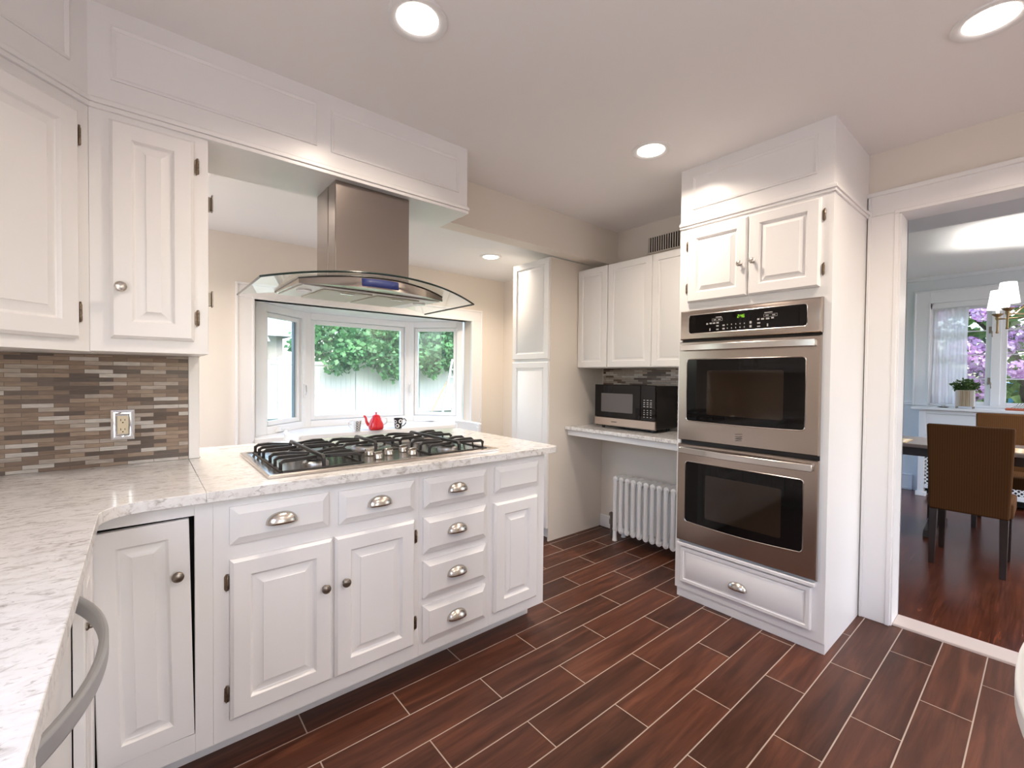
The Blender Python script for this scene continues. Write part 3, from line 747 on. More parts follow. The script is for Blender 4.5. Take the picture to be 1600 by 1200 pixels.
# cooktop
CX0, CX1, CY0, CY1, CT = .332, 1.322, 1.688, 2.255, .911
c = thing('cooktop', 'five-burner stainless gas cooktop with black iron grates set in the peninsula', 'cooktop', (.827, 1.97, CT))
bm = rings(B(), Matrix.Translation((CX0, CY0, CT)), CX1-CX0, CY1-CY0, [(0, 0), (0, .008), (.005, .012), (.022, .012), (.028, .009)])
obj('steel_tray', bm, M['steel_cook'], c, ang=30)
gx = (CX0+.045, .685, .968, CX1-.045)
def grate(x0, x1, y0, y1, burners):
    z0, z1 = CT+.009, CT+.046
    bm = B(); t = .011
    box(bm, x0, x1, y0, y0+.010, z0, z0+.006); box(bm, x0, x1, y1-.010, y1, z0, z0+.006); box(bm, x0, x0+.010, y0, y1, z0, z0+.006); box(bm, x1-.010, x1, y0, y1, z0, z0+.006)
    xm = (x0+x1)/2
    tube(bm, [(xm, y0+.012, z0), (xm, y0+.014, z1-.004), (xm, y0+.024, z1+.003), (xm, y1-.024, z1+.003), (xm, y1-.014, z1-.004), (xm, y1-.012, z0)], .006, flat=(.012, .014))
    for (bx_, by_, hh) in burners:
        for s in (-1, 0, 1):
            yy = by_+s*hh*.62
            for side in (-1, 1):
                xe = x0+.006 if side < 0 else x1-.006
                yi = by_+s*hh*.34; xi = bx_+side*(.030 if s == 0 else .012)
                tube(bm, [(xe, yy, z0), (xe, yy, z1-.008), (xe-side*.012, yy, z1), (xe-side*.05, yy, z1+.001), (xi, yi, z1-.003)], .005, flat=(.011, .013))
    return obj('grate', bm, M['iron'], c, bev=.002, seg=2)
yl, yh = CY0+.145, CY1-.135
burn = []
for x0, x1 in ((gx[0], gx[1]-.008), (gx[2]+.008, gx[3])):
    xm = (x0+x1)/2; grate(x0, x1, CY0+.032, CY1-.025, [(xm, yl, .135), (xm, yh, .135)]); burn += [(xm, yl, .036), (xm, yh, .030)]
grate(gx[1], gx[2], CY0+.265, CY1-.025, [((gx[1]+gx[2])/2, CY0+.40, .145)]); burn.append(((gx[1]+gx[2])/2, CY0+.40, .048))
for x, y, r in burn:
    o = obj('burner', lathe(B(), [(r*1.35, CT+.009), (r*1.3, CT+.016), (r, CT+.022), (r*.6, CT+.024)], up(x, y, 0), 28), M['alu'], c)
    obj('burner_cap', lathe(B(), [(r*.95, CT+.023), (r*.98, CT+.028), (r*.9, CT+.031), (.001, CT+.032)], up(x, y, 0), 28), M['burner'], o)
for x, y, a in ((.760, 1.785, .35), (.762, 1.880, .3), (.835, 1.845, .35), (.920, 1.880, .3), (.918, 1.785, .3)):
    bm = lathe(B(), [(.0205, CT+.010), (.0205, CT+.013), (.0195, CT+.016), (.0190, CT+.026), (.0170, CT+.030), (.001, CT+.031)], up(x, y, 0), 28)
    R = Matrix.Translation((x, y, 0)) @ Matrix.Rotation(a, 4, 'Z')
    prism(bm, [(-.021, -.0055), (.021, -.0045), (.021, .0045), (-.021, .0055)], CT+.028, CT+.039, R)
    obj('knob', bm, M['nickel'], c, bev=.0012)

# ------------------------------------------------------------------ pantry and microwave nook
c = thing('pantry_cabinet', 'tall white pantry cabinet with two stacked doors and cream side panel', 'cabinet', (2.7, 2.66, 0))
bm = bx(2.402, 3.028, 2.441, 2.452, .0, 2.176)
obj('side_panel', bm, M['wall'], c)
obj('cabinet_body', bx(2.404, 3.028, 2.453, 2.872, .10, 2.176), M['thermo'], c)
obj('toe_kick', bx(2.46, 2.475, 2.453, 2.872, 0, .10), M['thermo'], c)
front(c, 'door', NX, (2.402, 2.870, 1.402), .424, .772, SLAB, M['thermo']); front(c, 'door', NX, (2.402, 2.870, .100), .424, 1.280, SLAB, M['thermo'])
g_nook = 'white upper cabinets over the microwave'
c = thing('nook_cabinet', 'single-door white upper cabinet against the cream pantry side', 'cabinet', (2.87, 2.29, 1.335), g_nook)
obj('cabinet_body', bx(2.724, 3.028, 2.144, 2.438, 1.337, 2.111), M['thermo'], c)
front(c, 'door', NX, (2.722, 2.437, 1.340), .290, .770, SLAB, M['thermo'])
c = thing('nook_cabinet', 'two-door white upper cabinet above the microwave, touching the oven tower', 'cabinet', (2.87, 1.77, 1.335), g_nook)
obj('cabinet_body', bx(2.724, 3.028, 1.388, 2.142, 1.337, 2.111), M['thermo'], c)
front(c, 'door', NX, (2.722, 2.140, 1.340), .374, .770, SLAB, M['thermo']); front(c, 'door', NX, (2.722, 1.763, 1.340), .374, .770, SLAB, M['thermo'])
tag(obj('nook_backsplash', bx(3.021, 3.029, 1.388, 2.426, .880, 1.334), M['mosaic2'], loc=(3.025, 1.9, .88)), 'pale and brown stick mosaic behind the microwave', 'backsplash')
c = thing('nook_counter', 'small quartz counter in the nook with white rail beneath, carrying the microwave', 'countertop', (2.8, 1.9, .85))
obj('slab', bx(2.568, 3.020, 1.387, 2.438, .852, .878), M['quartz'], c, bev=.003)
obj('support_rail', bx(2.600, 2.622, 1.387, 2.438, .806, .851), M['trim'], c, bev=.002)
c = thing('microwave', 'black countertop microwave with stainless lower band in the nook', 'microwave', (2.87, 2.0, .879))
MY0, MY1, MX = 1.735, 2.268, 2.725
obj('case', bx(MX+.014, 3.015, MY0+.003, MY1-.003, .902, 1.208), M['blk'], c, bev=.004)
T = face_frame(NX, (MX+.014, MY1, .902))
wd = MY1-MY0
obj('door', rings(B(), T @ Matrix.Translation((0, .062, 0)), wd*.775, .246, [(0, 0), (0, .012), (.004, .016)]), M['blkglass'], c)
obj('control_panel', rings(B(), T @ Matrix.Translation((wd*.778, .062, 0)), wd*.222, .246, [(0, 0), (0, .012), (.003, .016)]), M['blkglass'], c)
pl_ = c.children[-1]
obj('window', prism(B(), rrect(.285, .140, .004), .0161, .0166, T @ Matrix.Translation((.064, .103, 0))), M['mwglass'], c)
o = obj('lower_band', rings(B(), T, wd, .060, [(0, 0), (0, .013), (.003, .016)]), M['steel_h'], c)
bm = B()
for k in range(8): prism(bm, [(wd*.30+.0065*k, .026), (wd*.30+.0065*k+.0045, .026), (wd*.30+.0065*k+.0045, .034), (wd*.30+.0065*k, .034)], .0160, .0164, T)
obj('lettering', bm, M['badge'], o)
obj('vent_strip', bx(MX+.016, MX+.03, MY0+.004, MY1-.004, .895, .903), M['blk'], c)
bm = B()
for i, u in enumerate((wd*.835, wd*.885, wd*.935)):
    for j, v in enumerate((.205, .188, .175, .160, .134, .119, .104, .086)):
        prism(bm, [(u-.007+.002*(j > 3), v-.0025), (u+.007-.002*(j > 3), v-.0025), (u+.007-.002*(j > 3), v+.0025), (u-.007+.002*(j > 3), v+.0025)], .0161, .0165, T)
obj('legend_print', bm, M['legend'], c)
for y in (MY0+.05, MY1-.05):
    for x in (MX+.05, 2.97): obj('foot', lathe(B(), [(.012, .878), (.014, .902)], up(x, y, 0), 14), M['blk'], c)
# radiator
c = thing('radiator', 'white cast-iron column radiator under the nook counter', 'radiator', (2.88, 1.85, 0))
bmS = None
for k in range(12):
    y = 2.140-.0545*k; bm = B(); z0, z1 = .075, .492
    for xx in (2.828, 2.885, 2.942):
        tube(bm, [(xx, y, z0+.01), (xx, y, z1-.01)], .0165, 10)
    for zz in (z0+.012, z1-.014):
        tube(bm, [(2.822, y, zz), (2.826, y, zz), (2.885, y, zz), (2.944, y, zz), (2.948, y, zz)], [.010, .0225, .0235, .0225, .010], 10)
    if k in (0, 11):
        for xx in (2.828, 2.942): lathe(bm, [(.020, .0), (.017, .02), (.016, .08)], up(xx, y, 0), 10)
    else: bm.transform(Matrix.Identity(4))
    if k < 11: tube(bm, [(2.885, y, z0+.02), (2.885, y-.0545, z0+.02)], .012, 8); tube(bm, [(2.885, y, z1-.03), (2.885, y-.0545, z1-.03)], .012, 8)
    obj('section', bm, M['rad'], c, ang=60)
bm = lathe(B(), [(.011, 0), (.011, .10), (.018, .105), (.018, .14), (.013, .145), (.013, .17), (.020, .172), (.020, .19), (.004, .2)], up(2.87, 2.205, 0), 14)
tube(bm, [(2.87, 2.205, .12), (2.88, 2.16, .11)], .012, 8)
obj('valve', bm, M['pewter'], c)
c = thing('air_vent', 'slotted air return grille high on the wall above the nook cabinets', 'vent', (3.025, 1.75, 2.28))
obj('shade_backing', bx(3.024, 3.0295, 1.50, 2.005, 2.225, 2.340), M['dark'], c)  # dark sheet painted as the shade behind the slats
bm = B(); box(bm, 3.019, 3.0295, 1.49, 2.012, 2.216, 2.226); box(bm, 3.019, 3.0295, 1.49, 2.012, 2.339, 2.349); box(bm, 3.019, 3.0295, 2.004, 2.013, 2.22, 2.345)
for k in range(26): box(bm, 3.020, 3.026, 1.505+.0195*k, 1.505+.0195*k+.0075, 2.225, 2.340)
obj('grille', bm, M['wall'], c)

# ------------------------------------------------------------------ oven tower
c = thing('oven_cabinet', 'tall white cabinet tower holding the double oven, two small doors over one drawer', 'cabinet', (2.7, 1.01, 0))
bm = B()
box(bm, 2.405, 2.425, .640, .672, .052, 2.117); box(bm, 2.405, 2.425, 1.362, 1.384, .052, 2.117); box(bm, 2.405, 2.425, .672, 1.362, 1.646, 2.117); box(bm, 2.405, 2.425, .672, 1.362, .052, .330)
obj('face_frame', bm, M['cab'], c)
bm = B(); box(bm, 2.425, 2.984, .640, .658, 0, 2.117); box(bm, 2.425, 3.028, 1.366, 1.384, .052, 2.117); box(bm, 2.425, 2.984, .658, 1.366, 1.66, 2.117); box(bm, 2.425, 2.984, .658, 1.366, .052, .28); box(bm, 2.965, 2.984, .658, 1.366, .28, 1.66)
obj('cabinet_body', bm, M['cab'], c)
obj('toe_kick', bx(2.413, 2.426, .640, 1.375, 0, .053), M['cab'], c)
obj('shelf_lip', bx(2.378, 2.405, .676, 1.362, .306, .327), M['cab'], c, bev=.004)
TW = [(0, 0), (0, .012), (.003, .0145), (.008, .021), (.051, .021), (.053, .019), (.057, .0105), (.060, .0085), (.063, .0085), (.083, .0180), (.0835, .0200), (.087, .0200)]
o, T = front(c, 'door', NX, (2.405, 1.330, 1.693), .324, .404, TW, M['cab']); add_knob(o, face_frame(NX, (2.385, 1.037, 1.858)), M['nickel'], .0145)
for z in (2.013, 1.774): add_hinge(o, face_frame(NX, (2.405, 1.341, z)), .06)
o, T = front(c, 'door', NX, (2.405, 1.000, 1.693), .314, .406, TW, M['cab']); add_knob(o, face_frame(NX, (2.385, .973, 1.861)), M['nickel'], .0145)
for z in (2.018, 1.771): add_hinge(o, face_frame(NX, (2.405, .677, z)), .06)
o, T = front(c, 'drawer', NX, (2.405, 1.343, .099), .650, .200, [(0, 0), (0, .016), (.004, .020), (.018, .020), (.021, .015), (.026, .014), (.040, .020)], M['cab'])
add_cup(o, face_frame(NX, (2.385, 1.020, .170)), M['nickel'])

c = thing('double_oven', 'stainless steel double wall oven with black glass windows in white tower', 'oven', (2.6, 1.01, .33))
obj('oven_case', bx(2.412, 2.95, .676, 1.360, .333, 1.642), M['blk'], c)
T = face_frame(NX, (2.408, 1.363, 1.482))
o = obj('control_panel', rings(B(), T, .694, .162, [(0, 0), (0, .022), (.006, .030), (.014, .032)]), M['steel_h'], c, ang=25)
GT = T @ Matrix.Translation((.056, .032, 0))
obj('control_glass', prism(B(), rrect(.580, .104, .012), .031, .0328, GT), M['blkglass'], o)
obj('glass_rim', outline_tube(B(), GT, rrect(.580, .104, .012), .0020, .0325), M['steel'], o)
# green 2:46
bm = B()
SEG = {'2': 'abged', '4': 'fgbc', '6': 'afgedc'}
def digit(bm, ch, u, v, w, h, T, d):
    t = .0016; e = .0006
    P = {'a': (u, v+h-t, u+w, v+h), 'g': (u, v+h/2-t/2, u+w, v+h/2+t/2), 'd': (u, v, u+w, v+t), 'f': (u, v+h/2, u+t, v+h), 'e': (u, v, u+t, v+h/2), 'b': (u+w-t, v+h/2, u+w, v+h), 'c': (u+w-t, v, u+w, v+h/2)}
    for s in SEG[ch]:
        a, b, c_, d_ = P[s]; sl = .12
        prism(bm, [(a+sl*(b-v), b), (c_+sl*(b-v), b), (c_+sl*(d_-v), d_), (a+sl*(d_-v), d_)], d, d+e, T)
for ch, u in (('2', .264), ('4', .279), ('6', .290)): digit(bm, ch, u, .067, .0080, .0155, GT, .0329)
for v in (.071, .077): prism(bm, [(.2752, v), (.2769, v), (.2769, v+.0017), (.2752, v+.0017)], .0329, .0335, GT)
obj('clock_digits', bm, M['green'], o)
bm = B()
def leg(u, v, w, h): prism(bm, [(u, v), (u+w, v), (u+w, v+h), (u, v+h)], .0329, .0333, GT)
for u, v, w, h in ((.152, .078, .030, .004), (.395, .078, .036, .004), (.100, .044, .010, .008), (.118, .046, .013, .007), (.136, .046, .013, .007), (.155, .046, .013, .008), (.155, .030, .013, .007), (.155, .012, .013, .006), (.118, .010, .005, .013),
                   (.188, .030, .012, .008), (.188, .012, .012, .008), (.325, .032, .010, .012), (.325, .012, .010, .012), (.362, .046, .010, .009), (.380, .046, .014, .008), (.402, .046, .016, .008), (.426, .048, .012, .008), (.362, .028, .014, .007), (.362, .012, .014, .006), (.407, .012, .006, .013)): leg(u, v, w, h)
for i in range(5):
    for v in (.014, .033): leg(.212+.0215*i, v, .004, .006)
for (u, v, w, h) in ((.132, .060, .054, .013), (.392, .059, .060, .013)):
    for a in ((u, v, w, .001), (u, v+h, w, .001), (u, v, .001, h), (u+w, v, .001, h)): leg(*a)
    leg(u+.008, v+.005, .014, .004); leg(u+w-.022, v+.005, .014, .004)
obj('legend_print', bm, M['legend'], o)
def oven_door(z0, z1, wz0, wz1, badge, bow):
    h = z1-z0; T = face_frame(NX, (2.408, 1.366, z0)); W_ = .694
    o = obj('door', rings(B(), T, W_, h, [(0, 0), (0, .024), (.004, .030)]), M['steel_h'], c, ang=25)
    GT = T @ Matrix.Translation((.050, wz0-z0, 0)); pts = rrect(.588, wz1-wz0, .016, bow=bow)
    obj('window_glass', prism(B(), pts, .029, .0310, GT), M['blkglass'], o)
    obj('glass_rim', outline_tube(B(), GT, pts, .0026, .0305), M['steel'], o)
    w2, h2 = .378, (wz1-wz0)*.70
    obj('inner_window', prism(B(), rrect(w2, h2, .010), .0311, .0313, GT @ Matrix.Translation((.117, (wz1-wz0)*.12, 0))), M['ovenglass'], o)
    hp = []
    for i in range(21):
        s = -1+2*i/20; hp.append(T @ Vector((W_/2+.328*s, h-.034, .046+.024*(1-s*s))))
    bm = tube(B(), hp, .01, flat=(.014, .034))
    for s in (-1, 1): box(bm, 2.408-.05, 2.408-.028, 1.366-W_/2-.318*s-.010, 1.366-W_/2-.318*s+.010, z1-.048, z1-.020)
    obj('handle', bm, M['steel'], o, bev=.003)
    if badge:
        bm = B(); u, v = .322, .026
        for k, (a0, a1, b0, b1) in enumerate(((0, 1, .90, .97), (.02, 1, .58, .66), (.02, 1, .30, .38), (0, .95, .02, .09))):
            prism(bm, [(u+.036*a0, v+.038*b0), (u+.036*a1, v+.038*(b0+.10)), (u+.036*a1, v+.038*(b1+.10)), (u+.036*a0, v+.038*b1)], .0301, .0312, T)
        prism(bm, [(u+.003, v+.015), (u+.010, v+.015), (u+.034, v+.024), (u+.027, v+.024)], .0301, .0310, T)
        prism(bm, [(u+.003, v+.005), (u+.010, v+.005), (u+.034, v+.014), (u+.027, v+.014)], .0301, .0310, T)
        obj('badge', bm, M['badge'], o)
    return o
oven_door(.915, 1.470, 1.026, 1.372, True, .004)
oven_door(.340, .893, .455, .797, False, .010)

# ------------------------------------------------------------------ recessed lights
def can_light(x, y, z, label, r=.098, power=CAN_POWER, group=None):
    c = thing('recessed_light', label, 'ceiling light', (x, y, z), group)
    obj('trim_ring', lathe(B(), [(r, z), (r, z-.006), (r*.93, z-.009), (r*.74, z-.004), (r*.68, z+.0)], up(x, y, 0), 40, cap=False), M['trim'], c, ang=60)
    obj('diffuser', lathe(B(), [(r*.70, z-.0015), (r*.62, z-.004), (.001, z-.005)], up(x, y, 0), 36), M['lamp'], c)
    L = bpy.data.lights.new('lamp', 'AREA'); L.shape = 'DISK'; L.size = r*1.25; L.energy = power; L.color = (1, .85, .71); L.spread = math.radians(145)
    lo_ = bpy.data.objects.new('lamp', L); COL.objects.link(lo_); lo_.parent = c; lo_.location = (0, 0, -.008)
    return c
can_light(.715, 1.372, CZ, 'lit recessed ceiling light over the cooktop peninsula, closest to the long soffit')
can_light(2.057, 1.360, CZ, 'lit recessed ceiling light in front of the oven tower soffit')
can_light(2.150, .150, CZ, 'lit recessed ceiling light on the doorway side, cut off by the photo edge')
can_light(2.30, 3.07, BZ, 'small lit recessed light in the breakfast room ceiling beside the pantry', .092, CAN_POWER*1.7)
GA = 'added unseen kitchen lights behind the camera'
for x, y in ((.70, -.45), (2.15, -1.05)): can_light(x, y, CZ, 'added recessed ceiling light in the kitchen, unseen behind the camera', group=GA)  # unseen cans added to brighten the kitchen
GB = 'added unseen breakfast room lights behind the soffit'
can_light(.20, 2.75, BZ, 'added breakfast room light, unseen behind the range hood soffit', .092, CAN_POWER*1.7, group=GB)  # unseen can added to brighten the breakfast room

# ------------------------------------------------------------------ on the bay seat
c = thing('teapot', 'shiny red enamel teapot with curved spout on the bay window seat', 'teapot', (1.600, 3.80, .781))
X, Y, Z = 1.600, 3.80, .781
obj('body', lathe(B(), [(.050, Z), (.060, Z+.004), (.066, Z+.020), (.064, Z+.042), (.056, Z+.070), (.045, Z+.097), (.036, Z+.112), (.034, Z+.116), (.001, Z+.117)], up(X, Y, 0), 32), M['red'], c, ang=60)
o = obj('lid', lathe(B(), [(.037, Z+.115), (.037, Z+.120), (.026, Z+.130), (.010, Z+.136), (.001, Z+.137)], up(X, Y, 0), 28), M['red'], c, ang=60)
obj('knob', lathe(B(), [(.004, Z+.135), (.004, Z+.141), (.009, Z+.147), (.008, Z+.154), (.001, Z+.157)], up(X, Y, 0), 16), M['red'], o, ang=60)
d = Vector((.78, -.62, 0))
obj('spout', tube(B(), [Vector((X, Y, Z+h))-d*s for s, h in ((.045, .030), (.072, .046), (.086, .072), (.090, .100), (.100, .118), (.110, .120))], [.017, .014, .0115, .010, .0085, .0075], 14), M['red'], c, ang=60)
obj('handle', tube(B(), [Vector((X, Y, Z+h))+d*s for s, h in ((.040, .108), (.070, .112), (.092, .100), (.096, .076), (.084, .054), (.062, .046))], .0055, 10), M['china'], c, ang=60)
def mug(x, y, label, main, prt, hdir, kind):
    c = thing('mug', label, 'mug', (x, y, Z), 'mugs beside the red teapot')
    obj('cup', lathe(B(), [(.029, Z), (.030, Z+.003), (.040, Z+.092), (.038, Z+.092), (.029, Z+.010), (.001, Z+.008)], up(x, y, 0), 28, cap=False), main, c, ang=60)
    hd = Vector(hdir).normalized()
    obj('handle', tube(B(), [Vector((x, y, Z+h))+hd*s for s, h in ((.034, .080), (.056, .086), (.070, .070), (.066, .046), (.050, .026), (.031, .018))], .0042, 8), prt if kind else main, c, ang=60)
    fd = Vector((-x, -y, 0)).normalized(); sd = Vector((0, 0, 1)).cross(fd); bm = B()
    def ringmark(ang, zc, r0, r1):
        k0 = None; first = None; n = 18
        for i in range(n+1):
            a = 2*PI*i/n; pr = []
            for r in (r0, r1):
                zz = zc+r*math.sin(a); R = .0304+.0098*(zz/.092)+.0006; th = ang+r*math.cos(a)/R
                pr.append(bm.verts.new(Vector((x, y, Z+zz))+(fd*math.cos(th)+sd*math.sin(th))*R))
            if k0: bm.faces.new((k0[0], pr[0], pr[1], k0[1]))
            k0 = pr
    if kind:
        for a, zc, r in ((-.75, .062, .016), (.55, .066, .019), (-.25, .024, .019), (1.5, .03, .018), (2.6, .06, .018), (-1.8, .03, .018)): ringmark(a, zc, .009, r)
        obj('ring_print', bm, M['china'], c)
    else:
        for a in (.15, .95):
            for k in range(4): ringmark(a, .014+.021*k, .0062, .0102)
        obj('ring_print', bm, M['blkprint'], c)
mug(1.425, 3.80, 'white mug with column of black rings on bay window seat', M['china'], M['blkprint'], (-.75, .66, 0), 0)
mug(1.810, 3.80, 'black mug patterned with white circles on bay window seat', M['blkprint'], M['blkprint'], (.85, -.5, 0), 1)

# ------------------------------------------------------------------ white breakfast chairs, only their top rails show
def chair_white(name, label, x, y, rz, ztop, w):
    c = thing(name, label, 'chair', (x, y, 0), 'white chairs in the breakfast room')
    T = Matrix.Translation((x, y, 0)) @ Matrix.Rotation(rz, 4, 'Z')
    def tb(a): q = B(); box(q, *a); q.transform(T); return q
    obj('seat', tb((-w/2, w/2, -.21, .21, .44, .47)), M['whiteenamel'], c, bev=.008)
    for sx in (-1, 1):
        obj('leg', tb((sx*(w/2-.02)-.016, sx*(w/2-.02)+.016, .17, .20, 0, .44)), M['whiteenamel'], c, bev=.004)
        obj('back_post', tb((sx*(w/2-.018)-.015, sx*(w/2-.018)+.015, -.215, -.185, 0, ztop-.03)), M['whiteenamel'], c, bev=.004)
    pts = [T @ Vector((-w/2-.01+(w+.02)*i/12, -.20-.025*math.sin(PI*i/12), ztop-.045)) for i in range(13)]
    obj('top_rail', tube(B(), pts, .01, flat=(.026, .09)), M['whiteenamel'], c, bev=.01, seg=3)
    obj('middle_rail', tb((-w/2+.03, w/2-.03, -.208, -.192, .62, .68)), M['whiteenamel'], c, bev=.004)
chair_white('breakfast_chair', 'white chair whose top rail peeks over the counter near the pantry', 1.85, 3.03, PI/2, .895, .34)
chair_white('breakfast_chair', 'white chair whose rounded corner peeks over the counter below the slim bay window', .95, 3.10, -PI/2, .890, .32)

# ------------------------------------------------------------------ white refrigerator at the frame's edge, only its bowed handle shows
c = thing('refrigerator', 'white appliance at the photo edge, only its bowed pale handle showing', 'refrigerator', (1.05, -.4, 0))
obj('case', bx(.66, 1.46, -.80, -.085, .02, 1.72), M['whiteenamel'], c, bev=.006)
obj('door', bx(.664, 1.456, -.084, -.040, .87, 1.715), M['whiteenamel'], c, bev=.008)
o = obj('drawer', bx(.664, 1.456, -.084, -.040, .06, .862), M['whiteenamel'], c, bev=.008)
pts = [(1.075+.30*(-1+2*i/24), -.040+.060*(1-abs(-1+2*i/24)**2.4), .80) for i in range(25)]
obj('handle', tube(B(), pts, .01, flat=(.014, .034)), M['whiteenamel'], o, bev=.005, seg=3, ang=50)

# ================================================================== DINING ROOM THINGS
c = thing('radiator_cover', 'white radiator cover with lattice grille and deep sill under the dining window', 'radiator cover', (6.7, .37, 0))
obj('sill', bx(6.545, 6.848, -.30, .985, .945, .975), M['trimcool'], c, bev=.006)
bm = B(); RY0, RY1 = -.19, .920
box(bm, 6.58, 6.848, RY1-.055, RY1, .051, .944); box(bm, 6.58, 6.848, RY0, RY0+.055, 0, .944)
ya, yb = RY0+.0552, RY1-.0552
box(bm, 6.58, 6.61, ya, yb, .905, .944); box(bm, 6.590, 6.609, ya, yb, .691, .904); box(bm, 6.58, 6.61, ya, yb, .64, .69); box(bm, 6.58, 6.61, ya, yb, .09, .13)
box(bm, 6.570, 6.848, RY1-.07, RY1+.015, 0, .050)
obj('case', bm, M['trimcool'], c, bev=.003)
bm = B(); y0, y1, z0, z1 = RY0+.055, RY1-.055, .13, .64; s = .040
k = -40
while k < 80:
    for sg in (1, -1):
        # diagonal strips clipped to the opening
        a = y0+k*s; t0, t1 = 0.0, z1-z0
        ya0, ya1 = (a, a+(z1-z0)) if sg > 0 else (a+(z1-z0), a)
        lo_t, hi_t = 0.0, 1.0
        dy = ya1-ya0
        for lim, lower in ((y0, True), (y1, False)):
            t = (lim-ya0)/dy
            if (dy > 0) == lower: lo_t = max(lo_t, t)
            else: hi_t = min(hi_t, t)
        if hi_t-lo_t > .02:
            P = [Vector((6.594+.002*sg, ya0+dy*t, z0+(z1-z0)*t)) for t in (lo_t, hi_t)]
            tube(bm, P, .0052, flat=(.004, .0105))
    k += 1
obj('lattice_grille', bm, M['trimcool'], c)
obj('shade_sheet', bx(6.66, 6.67, RY0+.05, RY1-.05, .02, .68), M['dark'], c)  # dark sheet painted as the shade behind the lattice

c = thing('dining_table', 'dark dining table with grey top behind the brown chair', 'table', (5.13, .25, 0))
TX0, TX1, TY0, TY1 = 4.86, 5.50, -1.3, 1.55
obj('tabletop', bx(TX0, TX1, TY0, TY1, .715, .745), M['greytop'], c, bev=.004)
bm = B(); box(bm, TX0+.04, TX0+.065, TY0+.06, TY1-.06, .645, .714); box(bm, TX1-.065, TX1-.04, TY0+.06, TY1-.06, .645, .714)
obj('apron', bm, M['darkwood'], c)
for y in (.60, -.75):
    bm = bx(5.13, 5.23, y-.05, y+.05, .05, .714); prism(bm, [(4.86, 0), (5.50, 0), (5.48, .05), (5.24, .11), (5.12, .11), (4.88, .05)], -.04, .04, Matrix(((1, 0, 0, 0), (0, 0, 1, y), (0, 1, 0, 0), (0, 0, 0, 1))))
    obj('pedestal', bm, M['darkwood'], c, bev=.004)
for i, (y, lab) in enumerate(((.98, 'striped tan placemat on the table end beside the doorway casing'), (.10, 'striped tan placemat on the table beyond the brown chair'))):
    tag(obj('placemat', bx(TX0+.02, TX0+.34, y-.22, y+.22, .7455, .749), M['mat_stripe'], loc=(TX0+.18, y, .746)), lab, 'placemat', 'striped placemats on the dining table')

def dining_chair(label, x, y, rz):
    c = thing('dining_chair', label, 'chair', (x, y, 0), 'brown upholstered dining chairs')
    T = Matrix.Translation((x, y, 0)) @ Matrix.Rotation(rz, 4, 'Z')
    # local: the back faces -x, seat reaches +x; width along y
    bm = B(); nz = 10; w0, w1 = .190, .207; prev = None
    for k in range(nz+1):
        z = .375+(.968-.375)*k/nz; w = w0+(w1-w0)*k/nz; lean = -.05*max(0, (z-.45))/.5; th = .062-.018*k/nz
        ring = [bm.verts.new((lean, -w, z)), bm.verts.new((lean+th, -w, z)), bm.verts.new((lean+th, w, z)), bm.verts.new((lean, w, z))]
        if prev:
            for j in range(4): bm.faces.new((prev[j], prev[(j+1) % 4], ring[(j+1) % 4], ring[j]))
        else: bm.faces.new(ring[::-1])
        prev = ring
    bm.faces.new(prev); bm.transform(T); obj('backrest', bm, M['cordbrown'], c, bev=.012, seg=3)
    bm = bx(.063, .47, -.205, .205, .375, .475); bm.transform(T); obj('seat', bm, M['cordbrown'], c, bev=.014, seg=3)
    for sx, sy in ((.022, -1), (.022, 1), (.44, -1), (.44, 1)):
        q = B(); a, b = .021, .0155; dx = -.03 if sx < .1 else .0
        p0 = [q.verts.new((sx+i*a, sy*.166+j*a, .376)) for i, j in ((-1, -1), (1, -1), (1, 1), (-1, 1))]; p1 = [q.verts.new((sx+dx+i*b, sy*.168+j*b, 0)) for i, j in ((-1, -1), (1, -1), (1, 1), (-1, 1))]
        for j in range(4): q.faces.new((p0[j], p0[(j+1) % 4], p1[(j+1) % 4], p1[j]))
        q.faces.new(p0[::-1]); q.faces.new(p1); q.transform(T); obj('leg', q, M['darkwood'], c, bev=.002)
    return c
dining_chair('brown ribbed fabric dining chair with dark legs, nearest the doorway, back turned', 4.245, .340, 0)
dining_chair('brown ribbed fabric dining chair on the window side of the table', 5.98, .235, PI)

